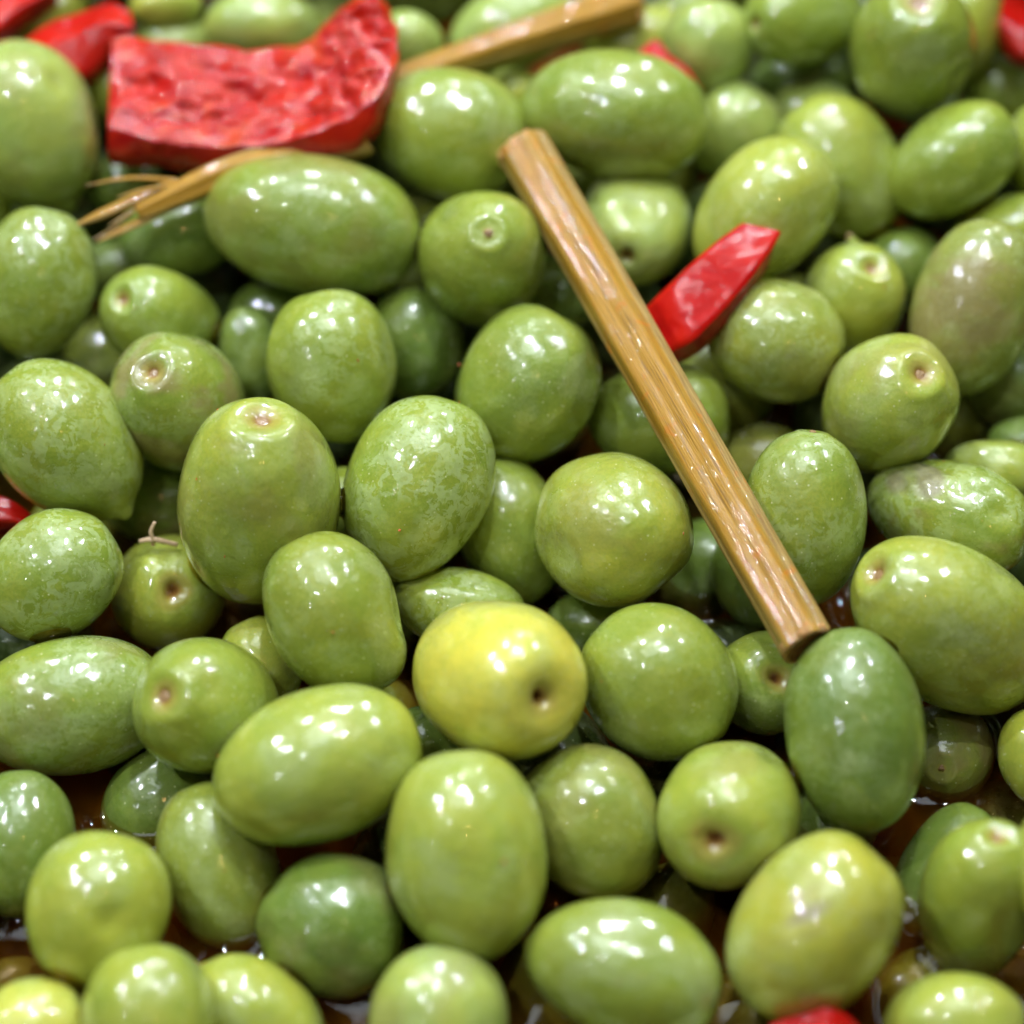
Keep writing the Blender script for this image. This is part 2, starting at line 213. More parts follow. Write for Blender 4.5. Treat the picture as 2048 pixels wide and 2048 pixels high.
DEEP = [
 ((34.0, -74.2, 22.9), 8.28, 9.71, (-0.05, 0.99, 0.14), None),
 ((16.7, -71.7, 23.6), 8.48, 9.77, (0.95, -0.1, 0.3), None),
 ((31.5, -56.9, 27.2), 8.61, 10.32, (0.22, 0.26, -0.94), 'dim deep olive between the big sparkling bottom olive and the large yellowish leaning olive'),
 ((-11.5, -36.3, 32.4), 8.77, 10.19, (-0.76, -0.22, -0.61), 'dim deep olive between the very large bright olive and the tall yellowish olive'),
 ((6.6, -55.3, 27.8), 9.27, 11.73, (0.14, -0.45, -0.88), 'dim deep olive between the greyish green bottom olive and the big sparkling bottom olive'),
 ((76.8, -43.5, 30.4), 8.49, 10.69, (-0.0, -0.49, -0.87), None),
 ((4.5, -23.4, 35.1), 9.17, 10.37, (0.13, -0.89, 0.44), 'dim deep olive between the bright yellow olive and the dull round olive'),
 ((-87.3, -17.4, 34.8), 8.82, 10.31, (0.18, -0.92, 0.36), None),
 ((-82.4, -62.2, 23.8), 8.29, 9.41, (0.51, -0.81, -0.29), None),
 ((-16.2, -54.8, 23.7), 8.62, 10.40, (-0.61, 0.61, -0.51), 'dim deep olive between the dark ball shaped olive and the greyish green bottom olive'),
 ((53.7, -67.2, 20.7), 8.56, 10.12, (0.86, 0.46, 0.23), None),
 ((-42.8, -61.5, 21.8), 8.43, 11.01, (-0.91, -0.4, -0.09), None),
 ((23.6, -25.5, 30.6), 8.65, 9.70, (-0.43, 0.74, -0.51), 'dim deep olive between the dull round olive and the small dark pitted olive'),
 ((-64.6, -63.7, 19.6), 8.21, 10.45, (-0.79, 0.41, 0.45), None),
 ((-21.5, -16.8, 32.3), 8.27, 10.87, (-0.62, -0.78, -0.05), 'dim deep olive between the very large bright olive and the bright yellow olive'),
 ((62.2, -50.4, 23.6), 8.65, 9.62, (-0.38, -0.68, 0.63), 'dim deep olive between the front bottom pair olive and the upright lower right olive'),
 ((-79.3, -42.8, 24.1), 8.30, 10.60, (0.77, 0.15, -0.62), None),
 ((-81.6, 100.7, 60.8), 8.44, 10.26, (0.83, -0.47, 0.31), 'dim deep olive between the pale left edge olive and the top corner yellow olive'),
 ((-95.2, 62.3, 50.9), 8.66, 10.09, (0.1, -0.82, 0.56), None),
 ((86.6, 0.4, 35.0), 8.20, 10.92, (-0.79, -0.34, -0.51), None),
 ((42.1, 134.0, 69.1), 9.22, 12.09, (0.02, 0.34, -0.94), None),
 ((-52.6, -45.4, 23.1), 8.56, 10.37, (0.94, 0.2, -0.26), 'dim deep olive between the pale lime lower olive and the bottom left lime olive'),
 ((-65.3, 134.6, 69.2), 8.86, 10.08, (-0.81, 0.1, -0.57), None),
 ((-21.0, 75.2, 54.2), 8.98, 10.85, (-0.72, -0.02, -0.7), 'dim deep olive between the very large sideways olive and the olive beside pepper slab'),
 ((66.4, 73.9, 54.0), 8.62, 10.47, (0.45, 0.68, 0.57), 'dim deep olive between the left leaning lime olive and the smooth tilted green olive'),
 ((70.5, 130.5, 68.2), 8.84, 10.75, (0.86, 0.29, 0.43), None),
 ((83.4, 117.1, 64.6), 8.40, 9.70, (0.46, -0.62, 0.63), None),
 ((-82.6, 18.8, 39.8), 8.30, 10.13, (-0.92, 0.21, 0.33), None),
 ((100.8, 135.1, 69.3), 8.22, 10.43, (0.66, -0.18, 0.73), None),
 ((-21.8, 1.0, 35.3), 8.65, 11.48, (-0.89, -0.19, -0.42), 'dim deep olive between the dented pear shaped olive and the mottled half covered olive'),
 ((23.2, 131.3, 68.5), 8.67, 11.52, (0.17, -0.38, 0.91), None),
 ((98.2, 56.6, 49.5), 8.74, 11.42, (0.15, 0.08, 0.98), None),
 ((-12.2, 21.1, 40.2), 8.28, 10.87, (0.7, -0.12, 0.7), None),
 ((-66.9, -1.8, 34.1), 8.47, 9.38, (0.97, -0.24, 0.08), 'dim deep olive between the mottled left edge olive and the long flat left olive'),
 ((-32.5, 20.8, 40.4), 8.45, 9.56, (-0.05, 0.87, -0.49), None),
 ((-67.5, 31.8, 42.9), 8.94, 10.01, (0.07, -0.82, -0.57), 'dim deep olive between the speckled left edge olive and the patchy pointed left olive'),
 ((29.6, 37.5, 44.5), 9.08, 10.13, (0.5, 0.74, 0.44), 'dim deep olive between the olive behind main stalk and the dull grey green olive'),
 ((74.3, 100.9, 60.5), 8.80, 10.11, (0.51, -0.48, 0.71), 'dim deep olive between the olive behind plump one and the right edge blurred olive'),
 ((55.4, 3.2, 35.6), 8.56, 9.92, (0.67, -0.69, -0.26), 'dim deep olive between the frosted upright olive and the big yellow green olive'),
 ((-42.2, 75.0, 54.2), 8.63, 11.31, (0.19, -0.85, 0.5), 'dim deep olive between the pale olive behind pepper and the very large sideways olive'),
 ((87.0, 26.8, 41.8), 8.99, 11.05, (0.18, 0.28, 0.95), None),
 ((-92.6, 39.2, 44.9), 8.59, 11.06, (0.43, -0.84, 0.32), None),
 ((85.6, 68.4, 52.0), 8.47, 11.20, (-0.88, -0.38, -0.29), None),
 ((84.0, 45.1, 46.1), 8.34, 10.82, (0.24, 0.87, -0.44), None),
 ((-82.1, 121.5, 65.2), 8.95, 11.00, (-0.2, -0.93, 0.3), None),
 ((2.8, 107.9, 61.9), 8.69, 9.66, (0.84, -0.15, 0.52), 'dim deep olive between the olive behind upper stalk and the olive along stalk end'),
 ((65.0, -30.7, 27.3), 8.59, 10.00, (-0.13, -0.91, 0.39), 'dim deep olive between the dim ring scarred olive and the yellow sliver at right'),
 ((3.0, 71.6, 52.6), 9.38, 11.22, (0.43, -0.21, 0.88), 'dim deep olive between the brown dotted round olive and the big sideways top olive'),
 ((-33.9, 118.1, 64.4), 8.65, 11.40, (0.14, 0.81, -0.56), None),
 ((-98.5, 112.6, 63.4), 8.48, 10.14, (0.14, -0.63, -0.76), None),
 ((-75.5, 84.5, 56.4), 8.73, 11.66, (-0.9, 0.02, -0.44), 'dim deep olive between the pale left edge olive and the pale olive behind pepper'),
 ((30.9, 61.3, 50.0), 8.24, 9.73, (-0.3, -0.45, -0.84), 'dim deep olive between the pale dark pitted olive and the scuffed yellowish olive'),
 ((-88.4, 1.0, 34.4), 8.32, 10.22, (-0.24, 0.1, 0.96), None),
 ((35.3, 112.3, 63.4), 8.46, 11.10, (0.72, -0.65, 0.25), 'dim deep olive between the pale top right olive and the top edge holed olive'),
 ((-31.8, -41.9, 22.7), 8.21, 9.22, (-0.61, -0.06, -0.79), 'dim deep olive between the dull leaning olive and the brown tipped bottom olive'),
 ((44.0, -16.9, 30.8), 8.34, 10.23, (-0.14, 0.67, 0.73), 'dim deep olive between the small dark pitted olive and the tall deep green olive'),
 ((3.8, 35.2, 43.9), 8.30, 10.17, (-0.55, -0.59, -0.59), 'dim deep olive between the smooth olive near stalk and the olive behind main stalk'),
 ((-75.0, 47.1, 46.7), 8.32, 9.93, (0.76, 0.09, 0.65), 'dim deep olive between the speckled left edge olive and the small ring holed olive'),
 ((48.7, -39.2, 23.4), 8.49, 9.73, (0.92, 0.37, 0.15), 'dim deep olive between the large yellowish leaning olive and the upright lower right olive'),
 ((70.9, 13.2, 36.7), 9.29, 11.89, (-0.87, 0.49, 0.06), 'dim deep olive between the big yellow green olive and the scarred wrinkled olive'),
 ((-46.9, -13.5, 30.2), 8.38, 9.74, (0.47, 0.88, 0.0), 'dim deep olive between the long flat left olive and the half sunk dark olive'),
 ((-12.4, 59.8, 49.4), 9.27, 11.17, (-0.75, -0.19, -0.63), 'dim deep olive between the very large sideways olive and the brown dotted round olive'),
 ((-28.2, 93.9, 58.0), 8.64, 10.78, (-0.01, 1.0, -0.01), 'dim deep olive between the blurred olive above pepper and the olive touching pepper tip'),
 ((-99.4, 92.0, 58.1), 8.76, 10.02, (-0.64, -0.61, 0.46), None),
 ((28.8, -6.0, 31.3), 8.25, 10.83, (0.95, 0.31, -0.08), 'dim deep olive between the glossy round green olive and the shiny lined holed olive'),
 ((106.4, 107.9, 60.8), 8.58, 9.75, (-0.51, -0.7, -0.51), None),
 ((54.7, 118.1, 62.6), 9.42, 12.24, (0.46, -0.22, 0.86), None),
 ((11.6, 15.8, 36.6), 9.16, 11.13, (-0.14, 0.49, -0.86), 'dim deep olive between the darker standing olive and the very round olive'),
 ((69.4, -8.8, 31.6), 8.45, 9.79, (0.64, 0.69, 0.34), 'dim deep olive between the big yellow green olive and the yellow sliver at right'),
 ((49.2, 30.9, 40.8), 8.64, 10.44, (-0.46, 0.71, 0.54), 'dim deep olive between the frosted upright olive and the bright reddish holed olive'),
 ((-53.3, 122.9, 64.9), 8.27, 9.38, (-0.27, -0.21, 0.94), None),
 ((-109.2, 134.2, 67.4), 8.46, 11.34, (-0.03, -0.95, -0.32), None),
 ((-58.2, 103.7, 58.9), 8.22, 9.71, (-0.17, -0.78, -0.6), 'dim deep olive between the top edge lime olive and the pale olive behind pepper'),
 ((-63.9, -31.3, 22.8), 8.57, 9.50, (0.56, -0.72, 0.41), 'dim deep olive between the deep green left olive and the pale lime lower olive'),
 ((5.0, -38.4, 20.8), 9.08, 11.63, (-0.06, -0.53, -0.84), 'dim deep olive between the tall yellowish olive and the big sparkling bottom olive'),
 ((-2.9, -4.9, 30.9), 9.04, 10.74, (0.02, -0.83, -0.55), None),
 ((3.7, 139.3, 67.3), 8.98, 12.06, (0.81, 0.41, -0.43), None),
 ((-31.0, 59.7, 46.5), 8.90, 9.90, (-0.34, -0.19, 0.92), 'dim deep olive between the very large sideways olive and the frosted middle left olive'),
 ((-48.8, 34.7, 40.0), 8.29, 10.45, (-0.55, 0.83, -0.04), None),
 ((20.4, 75.2, 51.4), 8.52, 10.12, (-0.08, -0.25, -0.96), 'dim deep olive between the big sideways top olive and the pale dark pitted olive'),
 ((-42.5, 138.4, 66.6), 9.30, 11.21, (-0.42, 0.63, 0.66), None),
 ((56.3, 99.5, 57.8), 9.07, 10.55, (0.5, -0.78, -0.38), 'dim deep olive between the top edge holed olive and the plump top right olive'),
 ((-67.1, 70.0, 49.3), 8.83, 10.91, (0.84, 0.53, 0.06), 'dim deep olive between the pale left edge olive and the speckled left edge olive'),
 ((28.5, 89.6, 53.3), 8.27, 9.14, (0.86, -0.39, -0.33), None),
 ((-5.2, 90.0, 53.9), 8.24, 11.06, (-0.42, -0.9, 0.07), 'dim deep olive between the olive beside pepper slab and the olive behind upper stalk'),
 ((-91.9, 137.4, 65.2), 8.27, 9.15, (-0.78, 0.62, -0.09), None),
 ((-10.7, 122.4, 61.6), 8.31, 10.02, (-0.17, 0.66, 0.73), None),
 ((-90.6, -29.6, 19.7), 8.69, 10.86, (-0.73, 0.5, 0.46), None),
 ((-25.5, 38.1, 37.9), 9.07, 10.95, (0.55, 0.59, 0.59), 'dim deep olive between the frosted middle left olive and the lacy filmed olive'),
 ((14.3, 54.6, 42.9), 8.60, 9.61, (0.92, -0.27, -0.28), 'dim deep olive between the pale dark pitted olive and the olive behind main stalk'),
 ((68.0, 51.7, 41.3), 8.55, 9.73, (-0.24, 0.89, 0.39), 'dim deep olive between the nubbed lime olive and the brown blushed olive'),
 ((43.4, 50.1, 40.5), 8.42, 9.77, (-0.34, 0.68, 0.65), 'dim deep olive between the scuffed yellowish olive and the dull grey green olive'),
 ((40.8, 15.8, 31.3), 8.75, 11.39, (-0.3, 0.32, -0.9), 'dim deep olive between the dark olive behind stalk and the frosted upright olive'),
 ((98.1, 39.3, 37.5), 8.31, 9.26, (0.55, -0.45, 0.7), None),
 ((-40.3, -26.1, 20.1), 8.65, 9.57, (-0.16, -0.49, 0.86), None),
 ((-62.7, 15.4, 31.0), 8.54, 10.52, (0.24, 0.73, 0.64), 'dim deep olive between the mottled left edge olive and the orange holed squat olive'),
 ((-7.0, -23.4, 20.8), 8.68, 9.75, (-0.2, 0.84, 0.51), None),
 ((-72.3, -14.2, 22.6), 8.72, 10.41, (0.11, 0.99, -0.02), 'dim deep olive between the deep green left olive and the long flat left olive'),
 ((45.9, 71.0, 45.0), 8.75, 10.20, (0.95, 0.32, -0.0), 'dim deep olive between the scuffed yellowish olive and the nubbed lime olive'),
 ((19.6, 105.1, 56.2), 8.23, 10.11, (0.65, -0.51, 0.56), 'dim deep olive between the big sideways top olive and the olive along stalk end'),
 ((-46.8, 54.7, 40.7), 8.61, 10.42, (-0.04, 0.98, 0.21), 'dim deep olive between the small ring holed olive and the very large sideways olive'),
 ((-8.5, 46.0, 37.5), 8.25, 9.92, (0.05, 0.6, 0.8), 'dim deep olive between the shaded dark green olive and the smooth olive near stalk'),
 ((-58.5, 87.0, 48.1), 8.68, 10.13, (0.74, -0.56, 0.37), 'dim deep olive between the pale left edge olive and the very large sideways olive'),
 ((-41.3, 105.5, 53.6), 8.59, 10.94, (-0.74, -0.48, 0.47), 'dim deep olive between the pale olive behind pepper and the blurred olive above pepper'),
 ((12.8, -11.4, 21.6), 8.40, 9.91, (-0.5, -0.21, -0.84), 'dim deep olive between the dull round olive and the glossy round green olive'),
 ((92.3, -10.8, 22.2), 8.41, 10.31, (-1.0, 0.01, 0.07), None),
 ((11.7, 89.8, 48.9), 8.59, 10.06, (0.12, 0.16, -0.98), None),
 ((92.8, 102.7, 51.6), 8.26, 11.03, (-0.47, 0.74, 0.48), None),
 ((-39.0, 3.0, 24.6), 8.88, 10.11, (0.05, -0.99, -0.11), 'dim deep olive between the orange holed squat olive and the dented pear shaped olive'),
 ((-18.8, 146.4, 62.5), 8.85, 11.03, (-0.62, 0.78, -0.1), None),
 ((83.3, 144.4, 63.7), 8.72, 10.27, (-0.62, -0.75, 0.25), None),
 ((-94.2, 28.0, 30.9), 8.30, 9.68, (0.63, 0.76, 0.14), None),
 ((96.8, 16.4, 27.5), 8.92, 10.21, (0.32, 0.22, 0.92), None),
 ((59.1, 145.3, 63.1), 9.09, 10.97, (0.85, -0.51, -0.14), None),
 ((45.5, -0.7, 22.0), 8.35, 10.69, (0.47, 0.88, -0.0), 'dim deep olive between the shiny lined holed olive and the tall deep green olive'),
 ((113.2, 143.1, 60.3), 8.27, 10.19, (0.27, 0.94, 0.22), None),
 ((-22.7, 15.9, 26.1), 8.25, 9.21, (0.91, 0.35, -0.23), None),
 ((-62.9, 49.0, 34.6), 8.64, 9.72, (-0.01, -0.37, -0.93), 'dim deep olive between the patchy pointed left olive and the small ring holed olive'),
 ((-87.4, 76.4, 41.9), 8.20, 11.02, (0.4, -0.6, -0.69), None),
 ((26.0, 27.4, 28.5), 8.63, 9.96, (-0.79, -0.54, 0.3), 'dim deep olive between the very round olive and the frosted upright olive'),
 ((82.2, 83.9, 44.4), 8.40, 9.77, (-0.36, -0.62, 0.7), 'dim deep olive between the smooth tilted green olive and the olive above blushed one'),
 ((104.3, 71.0, 41.3), 8.85, 10.55, (-0.89, 0.28, 0.36), None),
 ((11.9, 123.9, 55.4), 8.31, 11.09, (0.83, 0.06, -0.56), None),
 ((-68.3, 119.2, 54.0), 8.39, 10.37, (-0.58, 0.79, -0.17), 'dim deep olive between the top corner yellow olive and the top edge lime olive'),
 ((45.8, 89.5, 44.6), 9.32, 10.86, (0.83, 0.55, -0.13), None),
 ((72.4, 36.1, 30.3), 8.85, 11.30, (0.38, 0.25, 0.89), 'dim deep olive between the lime right edge olive and the deep green edge olive'),
 ((-3.1, 17.1, 24.6), 9.17, 11.60, (0.51, 0.72, -0.48), 'dim deep olive between the mottled half covered olive and the darker standing olive'),
 ((-105.3, 80.7, 42.2), 8.25, 10.44, (0.78, 0.51, 0.36), None),
 ((19.5, 5.8, 22.1), 8.25, 10.14, (-0.48, 0.72, 0.5), None),
 ((95.8, 123.4, 53.0), 9.45, 11.13, (-0.91, 0.38, -0.14), None),
 ((-83.8, 57.4, 36.5), 8.35, 9.53, (0.82, 0.57, 0.06), None),
 ((29.9, 148.6, 60.7), 9.17, 11.07, (-0.9, 0.42, 0.1), None),
 ((-76.8, 29.4, 27.1), 8.89, 9.91, (-0.65, 0.76, -0.1), 'dim deep olive between the mottled left edge olive and the patchy pointed left olive'),
 ((-102.1, 52.7, 33.8), 8.98, 10.97, (0.59, 0.8, -0.14), None),
 ((-39.6, 20.9, 24.9), 8.53, 10.20, (-0.82, 0.07, 0.57), None),
 ((-110.1, 119.8, 51.6), 9.44, 11.43, (0.48, 0.83, 0.29), None),
 ((-55.8, -2.4, 19.5), 8.29, 10.42, (0.48, -0.1, -0.87), None),
 ((-78.5, 10.6, 22.5), 8.71, 9.67, (0.24, 0.07, 0.97), None),
 ((-72.3, 149.4, 59.3), 9.37, 12.36, (-0.54, -0.2, -0.82), None),
 ((70.5, 116.5, 50.6), 8.82, 11.56, (0.37, 0.62, 0.69), None),
 ((-17.6, 93.5, 44.2), 8.32, 9.44, (-0.46, -0.15, 0.88), None),
 ((85.3, 61.4, 35.0), 8.35, 9.22, (0.77, 0.53, -0.37), None),
 ((71.4, 5.7, 20.2), 8.20, 9.69, (-0.51, 0.17, -0.84), None),
 ((-72.2, 99.5, 45.2), 8.39, 10.27, (0.72, 0.45, 0.53), 'dim deep olive between the top corner yellow olive and the pale olive behind pepper'),
 ((-98.0, 12.6, 21.2), 9.35, 11.12, (0.14, 0.19, -0.97), None),
 ((17.4, 43.2, 30.0), 8.51, 10.41, (-0.79, 0.03, -0.61), 'dim deep olive between the very round olive and the olive behind main stalk'),
 ((-10.6, 75.1, 39.3), 8.32, 9.56, (-0.92, 0.35, 0.2), None),
 ((37.4, 106.2, 48.1), 8.42, 9.61, (-0.75, -0.51, -0.42), 'dim deep olive between the pale top right olive and the blurred round pale olive'),
 ((-33.6, 85.8, 41.6), 8.46, 9.59, (0.81, -0.55, -0.21), 'dim deep olive between the blurred olive above pepper and the very large sideways olive'),
]
PEPPER = {
 'big': [((-59.01, 80.54, 74.07), (-57.66, 60.96, 72.94), (-57.96, 59.13, 69.18)), ((-51.9, 78.78, 74.49), (-50.1, 58.4, 72.78), (-50.46, 58.03, 69.35)), ((-43.92, 77.03, 74.91), (-43.2, 57.12, 72.91), (-43.52, 56.75, 69.48)), ((-36.9, 76.46, 74.78), (-36.34, 56.35, 73.57), (-36.62, 56.17, 70.19)), ((-30.9, 77.41, 74.99), (-29.13, 56.62, 75.29), (-29.32, 55.64, 71.74)), ((-28.28, 79.28, 76.23), (-23.87, 57.78, 77.2), (-23.61, 55.82, 73.46)), ((-26.5, 80.87, 77.4), (-19.6, 59.39, 79.19), (-19.55, 57.43, 75.47)), ((-24.56, 82.18, 78.5), (-17.19, 64.14, 80.21), (-17.16, 63.61, 76.83)), ((-22.27, 83.63, 78.82), (-16.18, 70.5, 80.77), (-16.23, 70.88, 77.61)), ((-20.33, 83.83, 78.86), (-17.71, 77.79, 80.74), (-17.89, 79.78, 77.96))],
 'mid': [((31.49, 41.84, 72.06), (36.9, 40.1, 72.11), (36.22, 40.22, 70.01)), ((30.53, 41.3, 71.77), (35.45, 37.54, 71.55), (35.23, 37.34, 68.94)), ((28.07, 39.46, 71.12), (31.92, 32.5, 70.02), (32.33, 33.17, 67.16)), ((25.35, 37.47, 69.83), (28.45, 29.43, 67.63), (29.38, 29.9, 65.12)), ((21.77, 35.38, 67.22), (24.71, 26.55, 65.25), (25.99, 27.33, 62.79)), ((18.72, 33.99, 64.31), (21.8, 26.16, 62.97), (22.81, 26.74, 60.9)), ((17.0, 33.37, 62.86), (20.2, 25.88, 61.59), (20.66, 26.45, 59.95))],
 'left': [((-74.15, 78.98, 72.08), (-71.82, 75.36, 73.71), (-70.51, 73.77, 70.87)), ((-71.32, 82.15, 72.81), (-69.66, 77.07, 74.1), (-68.17, 73.77, 70.87)), ((-68.4, 84.66, 73.39), (-66.65, 78.21, 74.36), (-65.99, 73.77, 70.87)), ((-64.97, 86.02, 73.7), (-64.03, 79.45, 74.64), (-63.91, 73.96, 70.92)), ((-61.91, 87.28, 73.99), (-61.13, 80.57, 75.71), (-61.48, 75.66, 71.31)), ((-59.57, 87.77, 74.11), (-58.58, 80.85, 75.77), (-58.96, 78.66, 72.82)), ((-56.99, 86.21, 73.75), (-55.96, 80.89, 74.97), (-56.5, 81.86, 72.74))],
 'corner': [((-81.98, 91.93, 74.26), (-80.78, 82.34, 72.85), (-80.94, 81.05, 70.91)), ((-77.29, 92.92, 74.49), (-76.6, 83.79, 73.19), (-76.46, 83.56, 71.5)), ((-73.39, 93.91, 74.72), (-73.01, 87.38, 74.02), (-72.51, 87.63, 72.45)), ((-68.67, 94.9, 74.95), (-68.89, 89.93, 74.6), (-68.8, 90.57, 73.13))],
 'topright': [((74.38, 93.74, 73.87), (72.71, 84.27, 73.3), (73.02, 83.94, 71.59)), ((77.05, 94.73, 74.1), (75.53, 82.53, 72.9), (75.51, 79.62, 70.58)), ((82.16, 93.74, 73.87), (80.57, 81.86, 72.74), (80.49, 78.38, 70.29))],
 'pink': [((18.46, 77.3, 73.33), (18.17, 74.83, 72.77), (18.23, 74.71, 71.09)), ((21.26, 79.58, 73.85), (21.12, 74.83, 72.77), (21.19, 74.71, 71.09)), ((23.2, 76.92, 73.24), (22.59, 72.2, 72.16), (22.69, 72.83, 70.66)), ((25.84, 75.25, 72.04), (24.7, 71.58, 71.2), (24.74, 71.43, 70.33)), ((27.95, 72.08, 70.48), (26.21, 69.1, 69.79), (25.87, 68.95, 68.93))],
 'bottom': [((29.85, -66.27, 46.68), (29.59, -68.87, 46.12), (29.76, -68.85, 44.09)), ((33.05, -65.53, 47.85), (32.72, -69.5, 48.01), (32.9, -69.77, 45.93)), ((36.1, -65.1, 48.95), (36.0, -68.77, 49.18), (36.16, -69.64, 46.97)), ((38.75, -65.53, 47.85), (38.57, -68.3, 48.27), (38.74, -69.17, 46.06)), ((41.16, -66.89, 45.54), (40.59, -68.87, 46.12), (40.83, -68.85, 44.09))],
 'dark': [((-72.57, 11.64, 51.07), (-71.81, 6.07, 50.66), (-72.11, 5.79, 48.75)), ((-68.86, 10.61, 50.83), (-68.27, 6.3, 50.72), (-68.57, 6.18, 48.84)), ((-66.57, 9.28, 50.51), (-65.96, 6.07, 50.66), (-66.16, 6.49, 48.92)), ((-64.41, 7.73, 49.22), (-64.24, 5.93, 49.71), (-64.58, 6.43, 47.98))],
}
STALK = {'main': ((1.65, 57.0, 71.93), (36.69, -20.77, 58.89)), 'upper': ((-19.41, 68.4, 74.31), (18.02, 89.06, 72.72)), 'broken': ((-52.43, 47.92, 68.23), (-39.47, 54.21, 70.24)), 'bend': ((-39.47, 54.21, 70.24), (-27.63, 57.86, 70.69)), 'stub': ((-27.63, 57.86, 70.69), (-20.66, 58.98, 72.28))}
SPLINTERS = [[(-47.58, 52.59, 70.19), (-53.62, 51.69, 71.39), (-59.6, 49.79, 71.75)], [(-47.51, 51.64, 70.04), (-54.47, 48.41, 69.29), (-61.36, 44.97, 68.36)], [(-46.76, 50.04, 68.7), (-52.31, 46.8, 67.61), (-57.82, 43.8, 66.73)], [(-49.67, 50.24, 69.52), (-53.01, 47.62, 68.96), (-56.32, 45.13, 68.5)], [(-48.11, 50.89, 70.72), (-51.56, 49.5, 71.18), (-54.98, 47.77, 71.37)], [(-53.4, 48.12, 67.75), (-55.97, 45.86, 67.28), (-58.52, 43.82, 67.01)]]
FIBRE = [[(-49.86, 2.56, 50.89), (-47.8, 2.4, 51.42), (-44.84, 2.81, 49.8)], [(-47.8, 2.29, 51.33), (-48.08, 2.84, 52.44), (-47.51, 3.55, 53.68)], [(-47.88, 2.61, 50.94), (-48.02, 2.07, 50.48)]]
FLECKS = [(-6.21, 59.09, 75.8), (1.88, 63.8, 58.91), (-4.12, 56.35, 65.3), (-10.75, 38.81, 40.91), (-0.82, 36.09, 60.34), (15.57, 56.23, 68.94), (28.3, 65.14, 57.91), (-6.37, 55.52, 66.56), (36.02, 6.57, 66.17), (43.53, 4.63, 64.95), (52.0, 35.63, 60.18), (32.03, 23.46, 33.35), (36.56, -2.31, 63.91), (-570.07, 6250.47, -6052.28), (-40.17, -0.92, 67.49), (-6.95, 25.14, 61.11), (17.94, 7.43, 30.83), (-48.89, 16.18, 47.68), (27.55, 19.43, 48.99), (57.55, 10.38, 58.19), (-37.31, 8.82, 70.33), (-58.37, 12.86, 67.16), (-61.09, 55.12, 54.72), (39.15, -8.07, 53.08), (-53.58, 9.34, 62.69), (-3.07, 56.21, 68.76), (34.52, 69.47, 65.98), (-14.14, -2.69, 59.94), (-9.16, -7.3, 51.12), (27.54, -61.39, 50.89), (-27.22, -20.64, 55.62), (29.42, 53.92, 44.35), (-58.57, -61.42, 46.85), (-27.21, 25.88, 68.22), (48.41, -17.47, 64.52), (-3.44, -43.01, 61.31), (-59.1, -26.44, 51.14), (-18.05, 63.88, 74.98), (18.6, -58.95, 52.32), (-37.14, -17.79, 55.69), (-24.06, -38.61, 61.4), (30.86, 43.58, 69.11), (40.12, -27.0, 62.4), (21.68, -45.71, 55.35), (-8.53, -40.62, 60.8), (55.57, 69.88, 67.79), (46.24, 14.17, 65.07), (-2.97, 56.69, 70.86), (29.72, 53.68, 44.75), (51.62, 37.61, 63.97), (8.27, 17.65, 60.15), (15.92, 50.13, 67.25), (-39.74, -32.34, 50.98), (32.87, -5.98, 53.62), (60.68, 53.58, 62.31), (50.34, 56.55, 66.71), (57.57, -20.6, 60.76), (12.25, -63.67, 51.69), (35.2, -38.02, 50.01), (-58.98, 16.24, 67.62), (-61.79, 62.42, 56.61), (-35.01, -45.37, 46.03), (-51.51, 32.92, 64.46), (-0.9, -51.32, 57.92), (60.91, -19.44, 40.83), (-36.83, -6.91, 59.36), (30.3, 76.43, 71.86), (24.71, 25.28, 58.21), (11.12, -24.21, 56.07), (21.67, -4.56, 60.94), (8.1, 63.35, 54.83), (-0.76, 59.25, 72.53), (-2.66, 2.52, 49.53), (1067.97, 5911.82, -6336.43), (-62.05, -4.33, 59.7), (-36.65, -31.79, 51.4), (-15.98, 32.04, 48.5), (53.66, 12.42, 67.15), (-20.41, 22.29, 65.36), (-2.81, 62.26, 75.9), (5.41, -57.23, 51.63), (7.68, -33.3, 53.05), (53.05, -47.89, 53.96), (28.94, -45.14, 55.98), (44.84, 41.61, 64.28), (-2.5, 22.66, 66.0), (-30.05, -13.21, 61.84), (-22.7, -19.87, 60.84), (11.52, 58.37, 77.14), (-7.71, 14.97, 65.0), (30.56, 73.73, 67.26), (-43.05, -1.61, 59.48)]
